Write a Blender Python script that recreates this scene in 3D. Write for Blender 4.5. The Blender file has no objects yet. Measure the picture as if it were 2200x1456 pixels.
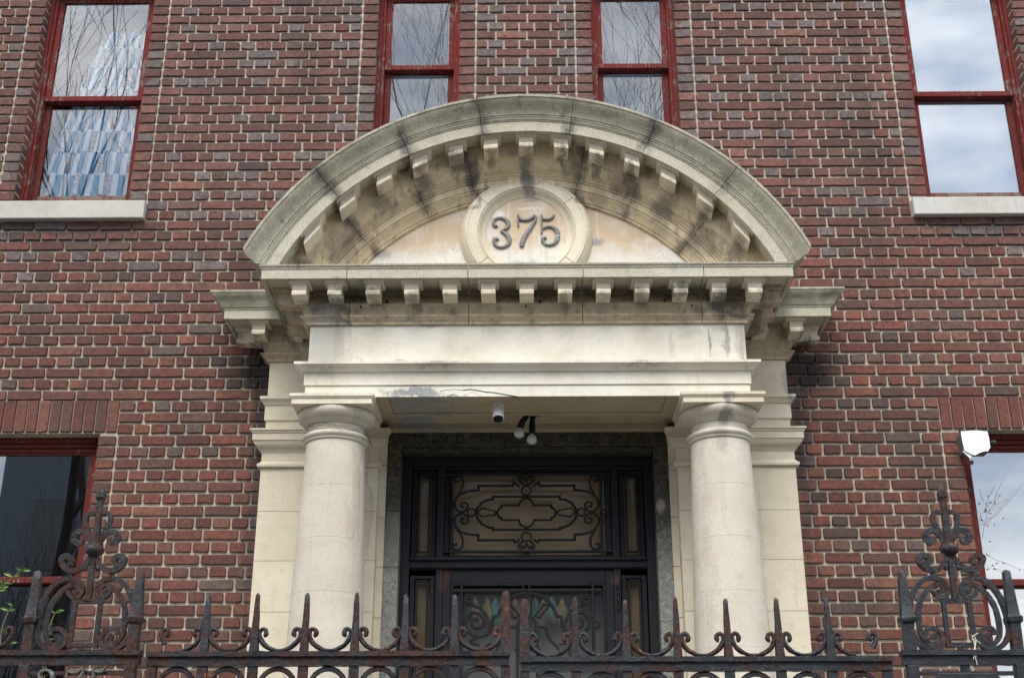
import bpy, math, random
from mathutils import Vector, noise as mnoise
R=math.radians; sin=math.sin; cos=math.cos; PI=math.pi
random.seed(7)
S=bpy.context.scene
col=S.collection
# ------------------------------------------------------------------ camera
FPX=2745.; TH=R(22.3); PS=0.0126; DC=7.53; CZ=1.6
cd=bpy.data.cameras.new('camera'); cam=bpy.data.objects.new('camera',cd); col.objects.link(cam)
cam.location=(0,-DC,CZ); cam.rotation_euler=(R(90)+TH,0,PS)
cd.sensor_width=36; cd.lens=FPX/2200*36; cd.clip_end=500; cd.clip_start=.05
S.camera=cam
# ------------------------------------------------------------------ sky, sun, exposure
W=bpy.data.worlds.new('World'); S.world=W; W.use_nodes=True
wn=W.node_tree; wn.nodes.clear()
SUN_EL=52; SUN_AZ=-8      # light from above the street, slightly to the left
def wnode(t): return wn.nodes.new(t)
out=wnode('ShaderNodeOutputWorld'); bg=wnode('ShaderNodeBackground'); sky=wnode('ShaderNodeTexSky')
sky.sky_type='NISHITA'; sky.sun_disc=False; sky.sun_elevation=R(SUN_EL); sky.sun_rotation=R(180-SUN_AZ)
sky.air_density=1.3; sky.dust_density=2.0
tc=wnode('ShaderNodeTexCoord'); mp=wnode('ShaderNodeMapping'); mp.inputs['Scale'].default_value=(1,1,2.2)
wn.links.new(tc.outputs['Generated'],mp.inputs[0])
nz=wnode('ShaderNodeTexNoise'); nz.inputs['Scale'].default_value=4.2; nz.inputs['Detail'].default_value=8; nz.inputs['Roughness'].default_value=.55
wn.links.new(mp.outputs[0],nz.inputs['Vector'])
cr=wnode('ShaderNodeValToRGB'); cr.color_ramp.elements[0].position=.42; cr.color_ramp.elements[0].color=(4.6,5.5,7.0,1)
cr.color_ramp.elements[1].position=.62; cr.color_ramp.elements[1].color=(12.6,12.7,12.9,1)
wn.links.new(nz.outputs[0],cr.inputs[0])
mx=wnode('ShaderNodeMix'); mx.data_type='RGBA'; mx.inputs[0].default_value=.88
wn.links.new(sky.outputs[0],mx.inputs[6]); wn.links.new(cr.outputs[0],mx.inputs[7])
bg.inputs['Strength'].default_value=.1
wn.links.new(mx.outputs[2],bg.inputs[0]); wn.links.new(bg.outputs[0],out.inputs[0])
sl=bpy.data.lights.new('sun','SUN'); sl.energy=1.6; sl.angle=R(28); sl.color=(1,.96,.9)
so=bpy.data.objects.new('sun',sl); col.objects.link(so)
so.rotation_euler=(R(90-SUN_EL),0,R(SUN_AZ))
S.view_settings.view_transform='Standard'; S.view_settings.look='None'; S.view_settings.gamma=1
S.view_settings.use_curve_mapping=False; S.view_settings.exposure=1.25
S.render.engine='CYCLES'
# ------------------------------------------------------------------ a pixel of the photograph on the plane y = Y
_F=(-sin(PS)*cos(TH),cos(PS)*cos(TH),sin(TH)); _R=(cos(PS),sin(PS),0)
_U=(_R[1]*_F[2]-_R[2]*_F[1], _R[2]*_F[0]-_R[0]*_F[2], _R[0]*_F[1]-_R[1]*_F[0])
def un(px,py,Y):
    d=[_F[i]*FPX+_R[i]*(px-1100)+_U[i]*(728-py) for i in range(3)]
    t=(Y+DC)/d[1]; return (d[0]*t, CZ+d[2]*t)
# ------------------------------------------------------------------ material helpers
class NT:
    def __init__(s,name):
        s.m=bpy.data.materials.new(name); s.m.use_nodes=True; s.t=s.m.node_tree; s.t.nodes.clear()
        s.out=s.t.nodes.new('ShaderNodeOutputMaterial'); s.b=s.t.nodes.new('ShaderNodeBsdfPrincipled')
        s.t.links.new(s.b.outputs[0],s.out.inputs[0])
        s.geo=s.t.nodes.new('ShaderNodeNewGeometry'); s.pos=s.geo.outputs['Position']
    def L(s,a,b): s.t.links.new(a,b)
    def put(s,inp,v):
        if v is None: return
        if hasattr(v,'node'): s.L(v,inp)
        else:
            if isinstance(v,(tuple,list)) and len(v)==3 and inp.type=='RGBA': v=(*v,1)
            inp.default_value=v
    def noise(s,scale,det=4,rough=.55,vec=None,dist=0,out=0):
        n=s.t.nodes.new('ShaderNodeTexNoise'); n.inputs['Scale'].default_value=scale; n.inputs['Detail'].default_value=det
        n.inputs['Roughness'].default_value=rough; n.inputs['Distortion'].default_value=dist
        s.put(n.inputs['Vector'],vec if vec is not None else s.pos); return n.outputs[out]
    def voro(s,scale,vec=None,feature='F1',out=0,rnd=1):
        n=s.t.nodes.new('ShaderNodeTexVoronoi'); n.feature=feature; n.inputs['Scale'].default_value=scale; n.inputs['Randomness'].default_value=rnd
        s.put(n.inputs['Vector'],vec if vec is not None else s.pos); return n.outputs[out]
    def stretch(s,sc,vec=None):
        n=s.t.nodes.new('ShaderNodeVectorMath'); n.operation='MULTIPLY'; s.put(n.inputs[0],vec if vec is not None else s.pos); n.inputs[1].default_value=sc; return n.outputs[0]
    def vm(s,op,a,b=None,out=0):
        n=s.t.nodes.new('ShaderNodeVectorMath'); n.operation=op; s.put(n.inputs[0],a); 
        if b is not None: s.put(n.inputs[1],b)
        return n.outputs[out]
    def ma(s,op,a,b=None,clamp=False):
        n=s.t.nodes.new('ShaderNodeMath'); n.operation=op; n.use_clamp=clamp; s.put(n.inputs[0],a)
        if b is not None: s.put(n.inputs[1],b)
        return n.outputs[0]
    def mr(s,v,a,b,c=0,d=1,smooth=True):
        n=s.t.nodes.new('ShaderNodeMapRange'); n.interpolation_type='SMOOTHSTEP' if smooth else 'LINEAR'
        s.put(n.inputs[0],v)
        for i,k in enumerate((a,b,c,d)): n.inputs[1+i].default_value=k
        return n.outputs[0]
    def mix(s,f,a,b,mode='MIX'):
        n=s.t.nodes.new('ShaderNodeMix'); n.data_type='RGBA'; n.blend_type=mode; s.put(n.inputs[0],f); s.put(n.inputs[6],a); s.put(n.inputs[7],b); return n.outputs[2]
    def ramp(s,v,els):
        n=s.t.nodes.new('ShaderNodeValToRGB'); cr=n.color_ramp
        while len(cr.elements)<len(els): cr.elements.new(.5)
        for e,(p,c) in zip(cr.elements,els): e.position=p; e.color=(*c,1)
        s.put(n.inputs[0],v); return n.outputs[0]
    def sep(s,v):
        n=s.t.nodes.new('ShaderNodeSeparateXYZ'); s.put(n.inputs[0],v); return n.outputs
    def bump(s,h,strength=.5,dist=.01,prev=None):
        n=s.t.nodes.new('ShaderNodeBump'); n.inputs['Strength'].default_value=strength; n.inputs['Distance'].default_value=dist
        s.put(n.inputs['Height'],h)
        if prev is not None: s.L(prev,n.inputs['Normal'])
        return n.outputs[0]
    def fin(s,color,rough=.8,normal=None,metal=0,spec=.4):
        s.put(s.b.inputs['Base Color'],color); s.put(s.b.inputs['Roughness'],rough); s.b.inputs['Metallic'].default_value=metal
        s.b.inputs['Specular IOR Level'].default_value=spec
        if normal is not None: s.L(normal,s.b.inputs['Normal'])
        return s.m
    def blobs(s,base,lst,wob=.055,scale=9):
        # stains with a place and a shape of their own: (x, z, rx, rz, colour, strength)
        rag=s.ma('MULTIPLY',s.ma('SUBTRACT',s.noise(1,5,.7,vec=s.stretch((34,34,11))),.5),1.45)
        n=s.noise(scale,5,.65,out=1,vec=s.stretch((1,1,.45))); d=s.vm('MULTIPLY',s.vm('SUBTRACT',n,(.5,.5,.5)),(wob*3,0,wob*3)); p=s.vm('ADD',s.pos,d)
        c=base
        for (x,z,rx,rz,colr,st) in lst:
            q=s.vm('MULTIPLY',s.vm('SUBTRACT',p,(x,0,z)),(1/rx,0,1/rz)); l=s.vm('LENGTH',q,out=1)
            c=s.mix(s.mr(s.ma('ADD',l,rag),.40,1.22,st,0),c,colr)
        return c
def lin(r,g,b): 
    f=lambda v:((v/255+.055)/1.055)**2.4 if v>10 else v/255/12.92
    return (f(r),f(g),f(b))
def plain(name,c,rough=.6,metal=0,nscale=30,amt=.25,bump=.2,spec=.4):
    t=NT(name); n=t.noise(nscale,5); c2=tuple(v*(1-amt) for v in c)
    return t.fin(t.mix(n,c,c2),rough,t.bump(n,bump,.003),metal,spec)
# ---- stone
DK=(.05,.045,.045); GR=(.25,.245,.235); OCH=(.40,.31,.19); WARM=(.46,.40,.30)
STAINS=[  # soot, lichen and old repairs on the portico
 (-1.14,4.58,.17,.045,DK,.8),(-1.02,4.66,.10,.05,DK,.7),(-1.12,4.515,.13,.018,DK,.85),(-1.48,4.62,.04,.07,DK,.6),(-1.22,4.55,.06,.05,DK,.5),
 (1.16,4.60,.12,.06,DK,.8),(1.38,4.63,.05,.06,DK,.6),(1.20,4.53,.10,.03,DK,.7),(1.0,4.56,.05,.05,DK,.5),(.45,4.57,.05,.04,GR,.5),
 (-.33,5.50,.035,.09,DK,.75),(-.42,5.53,.10,.05,(.10,.08,.07),.7),(.0,5.45,.06,.09,(.16,.15,.14),.75),(.28,5.52,.09,.05,DK,.5),
 (-.62,5.42,.07,.06,(.10,.08,.07),.7),(.60,5.40,.10,.07,(.12,.10,.085),.6),(.84,5.25,.09,.09,(.11,.09,.075),.7),(-.86,5.27,.09,.07,(.11,.09,.075),.6),
 (1.08,5.0,.12,.10,(.16,.14,.11),.5),(-1.10,4.98,.10,.12,(.14,.12,.10),.55),(1.24,4.92,.05,.1,DK,.6),(-1.32,4.84,.06,.07,DK,.7),
 (.33,5.31,.03,.035,DK,.7),(.37,5.27,.025,.03,DK,.6),(-.33,5.28,.03,.02,DK,.5),
 (-1.70,4.56,.09,.06,DK,.8),(1.72,4.58,.08,.07,DK,.9),(1.70,4.50,.06,.03,DK,.8),(-1.83,4.64,.05,.05,DK,.6),
 (-.66,4.075,.20,.022,(.26,.26,.255),1),(-.60,4.095,.07,.02,(.27,.27,.265),1),(-.55,4.055,.28,.010,(.24,.24,.24),1),
 (1.13,4.02,.035,.05,(.14,.13,.13),.7),(1.12,3.93,.04,.06,(.16,.15,.14),.7),(1.08,3.80,.05,.10,(.25,.23,.21),.5),
 (.84,4.36,.025,.10,GR,.3),(.95,4.41,.08,.03,(.30,.28,.22),.18),(1.05,4.36,.012,.1,(.13,.13,.13),.6),(1.14,4.38,.015,.12,(.13,.13,.13),.55),(.76,4.42,.03,.04,GR,.15),
 (1.20,4.38,.02,.13,OCH,.45),(-1.16,4.38,.16,.25,(.35,.335,.30),.7),(-1.10,4.40,.02,.15,OCH,.4),(-.60,4.50,.22,.014,GR,.5),(-.8,4.26,.20,.012,GR,.6),(1.235,4.36,.03,.16,GR,.6),
 (.98,3.4,.015,1.0,OCH,.25),(-.965,3.5,.018,.45,OCH,.35),(-.945,3.55,.010,.45,(.27,.26,.25),.5),
 (-.5,4.225,.16,.02,(.25,.20,.15),.55),(.65,4.225,.14,.015,(.22,.19,.15),.4),
 (-.66,4.60,.05,.05,DK,.55),(-.44,4.57,.03,.04,DK,.45),(.22,4.58,.04,.05,DK,.5),(.66,4.62,.05,.06,DK,.55),(.88,4.64,.06,.06,DK,.65),(-.88,4.62,.05,.05,DK,.5),
 (.21,5.56,.03,.05,DK,.6),(-.21,5.54,.03,.05,DK,.5),(.43,5.50,.035,.06,DK,.65),(.63,5.42,.03,.07,DK,.6),(1.05,5.14,.05,.06,DK,.6),(-.42,5.47,.03,.05,DK,.45),(-1.05,5.12,.05,.05,DK,.4),
 (.45,5.36,.05,.10,(.24,.20,.16),.45),(.60,5.28,.04,.09,(.25,.21,.17),.45),(.80,5.14,.05,.10,(.24,.20,.16),.4),(-.30,5.36,.02,.10,(.14,.12,.11),.6),(0,5.52,.04,.12,(.15,.13,.12),.6),(.02,5.40,.05,.08,(.20,.18,.165),.5),
 (-1.69,4.05,.04,.3,GR,.3),(1.60,4.32,.03,.14,GR,.7),
]
def stone(name,base,gran,moss=0.0,dirt=.35,stains=True,scale=1.0,streak=.25,local=False):
    t=NT(name)
    big=t.noise(3.1,5,.6); mid=t.noise(17,6,.6); fine=t.noise(150,3,.75)
    c=t.mix(t.mr(big,.38,.68),base,tuple(v*k for v,k in zip(base,(.86,.84,.80))))
    c=t.mix(t.ma('MULTIPLY',t.mr(mid,.5,.72),dirt),c,tuple(v*k for v,k in zip(base,(.62,.60,.58))))
    sv=t.noise(1,5,.6,vec=t.stretch((26,26,1.6)))
    c=t.mix(t.ma('MULTIPLY',t.mr(sv,.56,.72),streak),c,tuple(v*.55 for v in base))
    if moss:
        mm=t.noise(5.2,6,.65); m2=t.noise(9,6,.7)
        if local:     # lichen grows on the crowning mould, above the corona
            xyz=t.sep(t.pos); rr=t.vm('LENGTH',t.vm('MULTIPLY',t.vm('SUBTRACT',t.pos,(0,0,4.07)),(1,0,1)),out=1)
            up=t.ma('MULTIPLY',t.mr(rr,1.655,1.70),t.mr(xyz[2],4.755,4.775)); up=t.ma('ADD',t.ma('MULTIPLY',up,.85),.15)
        else: up=t.ma('ADD',1,0)
        c=t.mix(t.ma('MULTIPLY',up,t.mr(mm,.34,.56,.25*moss,moss)),c,(.20,.19,.12))
        c=t.mix(t.ma('MULTIPLY',up,t.mr(m2,.52,.66,0,moss)),c,(.085,.082,.058))
        c=t.mix(t.ma('MULTIPLY',up,t.mr(t.noise(14,5,.6),.58,.70,0,.35)),c,(.42,.41,.36))
    oi=t.t.nodes.new('ShaderNodeObjectInfo'); rnd=oi.outputs['Random']
    c=t.mix(t.mr(rnd,0,1,0,.30,False),c,tuple(v*k for v,k in zip(base,(.80,.76,.70))))
    if stains: c=t.blobs(c,STAINS)
    if local or name.startswith('tympanum'):    # water works out of the radial joints and stains beside them
        q=t.sep(t.vm('SUBTRACT',t.pos,(0,0,4.07))); an=t.ma('ARCTAN2',q[0],q[2])
        wob=t.ma('MULTIPLY',t.ma('SUBTRACT',t.noise(18,5,.7),.5),.07); an=t.ma('ADD',an,wob); best=None
        for jd in ((-43.6,-25.7,-9.3,9.3,25.7,43.6) if local else (-44.5,-27,-13.5,13,27,45)):
            dd=t.ma('ABSOLUTE',t.ma('SUBTRACT',an,R(jd))); best=dd if best is None else t.ma('MINIMUM',best,dd)
        jm=t.ma('MULTIPLY',t.mr(best,.045,.002,0,.85),t.mr(t.vm('LENGTH',t.vm('MULTIPLY',t.vm('SUBTRACT',t.pos,(0,0,4.07)),(1,0,1)),out=1),1.24,1.28)); jm=t.ma('MULTIPLY',jm,t.mr(t.noise(7,4,.6),.36,.60,.15,1))
        c=t.mix(jm,c,(.075,.07,.058))
    if name.startswith(('sooty','tympanum')):      # grime washed down the moulded faces
        sv2=t.noise(1,6,.68,vec=t.stretch((15,15,3.5)))
        c=t.mix(t.mr(sv2,.52,.64,0,.55),c,(.15,.125,.095))
    # aggregate: small dark and pale grains
    v=t.voro(105,out=0); g=t.noise(120,3,.7)
    c=t.mix(t.ma('MULTIPLY',t.mr(fine,.48,.64),gran*.75),c,(.09,.09,.09))
    c=t.mix(t.ma('MULTIPLY',t.mr(v,.30,.14),gran*.6),c,(.80,.79,.75))
    sp=t.voro(70,out=0); sk=t.noise(9,3,.5)
    c=t.mix(t.ma('MULTIPLY',t.mr(sp,.16,.08),t.mr(sk,.42,.6,.0,.65)),c,(.10,.09,.08))
    h=t.ma('ADD',t.ma('MULTIPLY',fine,gran),t.ma('MULTIPLY',g,.5+gran))
    b=t.bump(h,.35+.4*gran,.0022); b=t.bump(mid,.5,.006,b)
    return t.fin(c,.86,b,spec=.25)
M={}
M['cream']=stone('cream_cast_stone',(.65,.585,.455),.14,0,.35,streak=.3)
M['pale']=stone('pale_cast_stone',(.68,.64,.54),.12,0,.26,streak=.10)
M['shaft']=stone('column_stone',(.56,.51,.42),.26,0,.30)
M['corn']=stone('weathered_cornice_stone',(.53,.49,.38),.7,.62,.5,local=True)
M['cornw']=stone('wing_cornice_stone',(.50,.47,.36),.55,.6,.45,local=True)
M['bed']=stone('sooty_bed_stone',(.50,.41,.275),.2,.10,.75,streak=.55)
M['band']=stone('tympanum_band_stone',(.60,.495,.325),.16,.0,.8,streak=.55)
M['sill']=stone('sill_limestone',(.46,.445,.405),.25,0,.2,False)
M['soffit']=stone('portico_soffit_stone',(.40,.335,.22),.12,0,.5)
t=NT('tympanum_plaster')
n1=t.noise(4,5,.6); n2=t.noise(14,6,.6); ck=t.voro(9,vec=t.vm('ADD',t.pos,t.vm('MULTIPLY',t.noise(7,4,.6,out=1),(.12,.12,.12))),feature='DISTANCE_TO_EDGE')
zz=t.sep(t.pos)[2]
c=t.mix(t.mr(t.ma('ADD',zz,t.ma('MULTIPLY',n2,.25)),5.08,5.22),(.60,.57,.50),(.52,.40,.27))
c=t.mix(t.mr(n1,.45,.62,0,.5),c,(.66,.62,.54))
c=t.mix(t.ma('MULTIPLY',t.mr(ck,.014,.0,0,.8),t.mr(n1,.45,.6)),c,(.28,.21,.16))
sv=t.noise(1,4,.6,vec=t.stretch((38,38,2.2)))
c=t.mix(t.mr(sv,.56,.7,0,.35),c,(.74,.70,.63))
c=t.blobs(c,[(.42,5.07,.045,.03,(.29,.29,.29),.95),(-.02,4.90,.10,.045,(.30,.31,.31),.95),(-.87,4.99,.05,.035,(.33,.33,.31),.8),(-.165,5.235,.035,.05,(.72,.70,.66),.8),
  (.02,5.345,.05,.015,(.3,.28,.24),.7),(.93,5.0,.03,.02,(.2,.17,.13),.8),(-.2,5.12,.05,.05,(.6,.57,.55),.5),(.02,5.29,.11,.008,(.72,.7,.66),.6),
  (-.10,4.97,.012,.06,(.42,.50,.45),.5),(.02,4.98,.01,.06,(.42,.50,.45),.5),(.12,4.98,.012,.06,(.42,.50,.45),.5)],wob=.02,scale=25)
M['plaster']=t.fin(c,.85,t.bump(n2,.4,.005),spec=.2)
# ---- brick, two ways of getting the colour of each
def brick(name,obj):
    t=NT(name)
    if obj:
        a=t.t.nodes.new('ShaderNodeObjectInfo'); basec=a.outputs['Color']
    else:
        a=t.t.nodes.new('ShaderNodeVertexColor'); a.layer_name='tone'; basec=a.outputs[0]
    f=t.noise(125,5,.75); g=t.noise(30,5,.65); hair=t.noise(1,4,.7,vec=t.stretch((190,190,50)))
    c=t.mix(t.mr(g,.40,.66,0,.75),basec,t.mix(.65,basec,(.05,.032,.028)))
    c=t.mix(t.mr(hair,.46,.68,0,.75),c,t.mix(.6,basec,(.03,.022,.022)))
    c=t.mix(t.mr(f,.50,.64,0,.7),c,(.035,.026,.026))
    c=t.mix(t.mr(t.noise(95,3,.6),.62,.72,0,.35),c,(.36,.27,.22))
    c=t.mix(t.mr(t.noise(1,5,.6,vec=t.stretch((2.4,2.4,.9))),.50,.70,0,.6),c,(.055,.038,.034))
    pit=t.voro(70); c=t.mix(t.mr(pit,.16,.07,0,.8),c,(.02,.016,.016))
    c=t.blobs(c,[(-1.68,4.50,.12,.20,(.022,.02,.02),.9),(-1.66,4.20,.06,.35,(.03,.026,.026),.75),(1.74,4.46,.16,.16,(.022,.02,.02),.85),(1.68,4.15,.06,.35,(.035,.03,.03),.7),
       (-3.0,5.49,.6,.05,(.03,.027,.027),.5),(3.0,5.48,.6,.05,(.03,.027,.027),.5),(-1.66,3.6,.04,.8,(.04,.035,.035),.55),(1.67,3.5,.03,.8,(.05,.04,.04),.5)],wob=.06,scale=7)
    b=t.bump(hair,.7,.004); b=t.bump(f,.6,.003,b); b=t.bump(g,.4,.006,b)
    return t.fin(c,.88,b,spec=.22)
M['brick_o']=brick('brick_face_single',True); M['brick_v']=brick('brick_face_field',False)
t=NT('mortar'); n=t.noise(60,5,.7); s2=t.noise(5,4); grit=t.voro(190)
c=t.mix(t.mr(s2,.35,.65),(.49,.425,.31),(.38,.345,.28)); c=t.mix(t.mr(n,.5,.72,0,.6),c,(.17,.145,.12)); c=t.mix(t.mr(t.noise(1,5,.6,vec=t.stretch((2.4,2.4,.9))),.50,.70,0,.5),c,(.14,.125,.105)); c=t.mix(t.mr(grit,.2,.1,0,.5),c,(.5,.46,.38))
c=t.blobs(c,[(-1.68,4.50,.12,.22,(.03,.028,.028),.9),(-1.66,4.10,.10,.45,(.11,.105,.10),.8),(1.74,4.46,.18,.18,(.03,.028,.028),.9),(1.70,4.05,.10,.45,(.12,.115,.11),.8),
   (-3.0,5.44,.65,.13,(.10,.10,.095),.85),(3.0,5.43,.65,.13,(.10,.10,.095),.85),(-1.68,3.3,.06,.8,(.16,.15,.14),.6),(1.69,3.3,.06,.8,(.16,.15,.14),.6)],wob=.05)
M['mortar']=t.fin(c,.95,t.bump(n,.8,.006),spec=.15)
# ---- red peeling paint
def redpaint(name,base,peel):
    t=NT(name); n=t.noise(1,6,.72,vec=t.stretch((85,85,22))); m=t.noise(6,4); g=t.noise(1,4,.6,vec=t.stretch((160,160,8)))
    f=t.ma('ADD',n,t.ma('MULTIPLY',t.mr(m,.4,.7),.10*peel))
    c=t.mix(t.mr(g,.4,.7,0,.5),base,tuple(v*.55 for v in base))
    k=t.mr(f,.665-.045*peel,.69-.045*peel,smooth=False)
    c=t.mix(k,c,t.mix(t.noise(90,2),(.27,.21,.17),(.09,.05,.04)))
    return t.fin(c,.8,t.bump(t.ma('SUBTRACT',g,t.ma('MULTIPLY',k,1.2)),.6,.003),spec=.12)
M['red']=redpaint('peeling_red_paint',(.15,.024,.021),1.3)
M['redd']=redpaint('dark_red_paint',(.115,.024,.020),.7)
M['redw']=redpaint('bare_weathered_wood',(.17,.05,.04),3.6)
# ---- glass
def glass(name,refl,tint=(1,1,1),wav=.004):
    t=NT(name); gl=t.t.nodes.new('ShaderNodeBsdfGlossy'); gl.inputs['Roughness'].default_value=.0
    tr=t.t.nodes.new('ShaderNodeBsdfTransparent'); tr.inputs[0].default_value=(*tint,1)
    n=t.noise(2.5,1,.4); b=t.bump(n,.02,wav); t.L(b,gl.inputs['Normal'])
    fr=t.t.nodes.new('ShaderNodeFresnel'); fr.inputs[0].default_value=1.45
    ms=t.t.nodes.new('ShaderNodeMixShader'); t.L(t.ma('ADD',fr.outputs[0],refl,True),ms.inputs[0]); t.L(tr.outputs[0],ms.inputs[1]); t.L(gl.outputs[0],ms.inputs[2])
    t.L(ms.outputs[0],t.out.inputs[0]); return t.m
M['glass']=glass('window_glass',.055,(.97,.98,.99))
M['glass_b']=glass('bright_window_glass',.27,(.9,.93,.95))
M['glass_m']=glass('milky_window_glass',.20,(.95,.96,.96))
M['glass_d']=glass('dark_window_glass',.16,(.40,.46,.54))
M['glass_door']=glass('door_glass',.01,(.95,.94,.92))
M['room']=plain('dark_room',(.02,.022,.026),.9,bump=0)
M['shade']=plain('grey_window_shade',(.22,.26,.31),.9,nscale=3,bump=0)
M['blind']=plain('white_window_blind',(.58,.63,.70),.9,nscale=2,amt=.12,bump=0)
M['doorshade']=plain('grey_door_curtain',(.55,.54,.57),.9,nscale=4,amt=.4,bump=0)
M['tan']=plain('tan_door_shade',(.60,.44,.26),.9,nscale=5,amt=.35,bump=0)
# ---- curtain: blue and white brickwork print
t=NT('blue_patterned_curtain'); uvn=t.t.nodes.new('ShaderNodeUVMap'); uvn.uv_map='uv'
U_=t.sep(uvn.outputs[0]); u=U_[0]; v=U_[1]
row=t.ma('FLOOR',t.ma('MULTIPLY',v,8)); colm=t.ma('FLOOR',t.ma('ADD',t.ma('MULTIPLY',u,15),t.ma('MULTIPLY',row,1)))
chk=t.ma('MODULO',t.ma('ABSOLUTE',colm),2); chk3=t.ma('MODULO',t.ma('ABSOLUTE',t.ma('ADD',colm,row)),5)
st=t.noise(1,2,.5,vec=t.stretch((90,1,1),uvn.outputs[0]))
blue=t.mix(t.mr(st,.42,.58),(.05,.40,.66),(.004,.12,.30)); wh=t.mix(t.mr(st,.5,.6),(.93,.94,.93),(.66,.77,.87))
c=t.mix(chk,blue,wh); c=t.mix(t.ma('MULTIPLY',t.ma('LESS_THAN',chk3,.5),t.mr(t.noise(60,2),.45,.55)),c,(.62,.40,.30))
M['curtain']=t.fin(c,.9,spec=.1); t.b.inputs['Emission Strength'].default_value=0
# ---- door paint, marble, iron, others
t=NT('black_door_paint'); n=t.noise(22,6,.65); k=t.noise(5,5,.6)
c=t.mix(t.mr(n,.5,.8,0,.4),(.013,.015,.021),(.05,.055,.065))
c=t.blobs(c,[(-.50,3.19,.035,.05,(.11,.042,.024),.85),(-.51,3.13,.02,.03,(.11,.042,.024),.85),(-.47,3.225,.03,.012,(.11,.042,.024),.8),(.52,3.17,.03,.03,(.13,.06,.04),.8),(.0,3.315,.4,.006,(.12,.05,.03),.6)],wob=.02,scale=30)
M['door']=t.fin(t.mix(.45,c,(0,0,0)),t.mr(n,.3,.7,.45,.65),t.bump(n,.25,.003),spec=.28)
t=NT('green_veined_marble'); d=t.vm('ADD',t.pos,t.vm('MULTIPLY',t.noise(16,4,.6,out=1),(.09,.09,.09)))
n=t.noise(34,7,.75,vec=d,dist=2.2); n2=t.noise(6,4)
zr=t.sep(t.pos)[2]
c=t.ramp(n,[(.38,(.007,.008,.006)),(.50,(.022,.022,.016)),(.57,(.13,.115,.07)),(.66,(.012,.013,.010))])
lowc=t.ramp(n,[(.36,(.09,.098,.088)),(.50,(.17,.18,.16)),(.60,(.33,.335,.29)),(.72,(.12,.13,.115))])
c=t.mix(t.mr(t.ma('ADD',zr,t.ma('MULTIPLY',n2,.5)),3.85,3.35),c,lowc)
c=t.blobs(c,[(-.81,3.42,.05,.17,(.16,.155,.14),.9),(.80,3.58,.03,.05,(.40,.36,.27),.7)],wob=.02,scale=20)
M['marble']=t.fin(c,.38,t.bump(n,.35,.004),spec=.5)
def iron(name,rustamt,darkc=(.008,.009,.012)):
    t=NT(name); n=t.noise(11,7,.68,dist=.6); f=t.noise(75,6,.72); st=t.ma('ADD',n,t.ma('MULTIPLY',t.ma('SUBTRACT',f,.5),.28))
    k=t.mr(st,.53-rustamt*.12,.545-rustamt*.12,0,1,False)
    rust=t.mix(t.mr(f,.38,.62),(.066,.028,.021),(.020,.012,.010)); rust=t.mix(t.mr(t.noise(24,4),.64,.74,0,.7),rust,(.26,.085,.03))
    paint=t.mix(t.mr(f,.5,.7,0,.7),darkc,(.027,.029,.034))
    c=t.mix(k,paint,rust)
    edge=t.ma('MULTIPLY',t.mr(st,.515-rustamt*.12,.53-rustamt*.12,0,1,False),t.ma('SUBTRACT',1,k))
    c=t.mix(t.ma('MULTIPLY',edge,.7),c,(.10,.105,.115))
    h=t.ma('ADD',t.ma('MULTIPLY',t.ma('SUBTRACT',1,k),.55),t.ma('MULTIPLY',f,.8))
    return t.fin(c,t.mix(k,(.36,.36,.36),(.85,.85,.85)),t.bump(h,.9,.0045),spec=.35)
M['iron']=iron('rusty_flaking_black_iron',.28); M['ironl']=iron('mostly_painted_iron',-.12,(.011,.014,.018)); M['ironr']=iron('heavily_rusted_iron',.55)
M['grille']=plain('black_wrought_iron',(.005,.005,.006),.6,nscale=60,amt=.4,bump=.5)
t=NT('bronze_verdigris'); n=t.noise(40,5); c=t.mix(t.mr(n,.58,.70),(.13,.128,.12),(.22,.36,.33)); M['bronze']=t.fin(c,.5,t.bump(n,.3,.002),.35)
M['white']=plain('white_plastic',(.72,.72,.70),.4,bump=.05,amt=.1)
M['blackgl']=plain('black_lens',(.006,.006,.007),.12,bump=0,spec=.8)
M['bulb']=plain('frosted_bulb',(.42,.42,.41),.25,bump=0,spec=.6,amt=.1)
M['greym']=plain('grey_metal',(.16,.17,.17),.5,metal=.3)
M['crack']=plain('open_joint',(.02,.018,.016),.95,bump=0)
M['wood']=plain('tree_bark',(.055,.050,.045),.9,nscale=12)
M['leaf']=plain('young_green_leaf',(.13,.24,.05),.5,nscale=20,bump=.1)
M['stem']=plain('green_brown_stem',(.17,.16,.06),.7)
M['dry']=plain('reflected_vine',(.16,.10,.07),.8)
M['string']=plain('pale_string',(.70,.66,.52),.8)
M['wire']=plain('rusty_wire',(.07,.045,.035),.7)
M['film']=plain('white_plastic_film',(.9,.92,.95),.35,nscale=8,amt=.06,bump=.4)
M['asphalt']=plain('asphalt',(.055,.055,.057),.9,nscale=40); M['pave']=plain('concrete_paving',(.13,.125,.115),.9,nscale=14)
M['soil']=plain('soil',(.07,.055,.04),.95,nscale=10); M['kerb']=plain('granite_kerb',(.27,.27,.27),.85,nscale=50)
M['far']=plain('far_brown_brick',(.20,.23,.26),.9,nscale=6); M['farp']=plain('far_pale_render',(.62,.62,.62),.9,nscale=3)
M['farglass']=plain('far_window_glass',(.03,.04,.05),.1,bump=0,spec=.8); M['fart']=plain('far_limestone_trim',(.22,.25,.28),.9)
def irid(name,c):
    t=NT(name); n=t.noise(1,3,.5,vec=t.stretch((160,160,24))); return t.fin(t.mix(t.mr(n,.4,.65),c,tuple(min(1,v*1.5+.12) for v in c)),.18,spec=.9)
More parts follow.
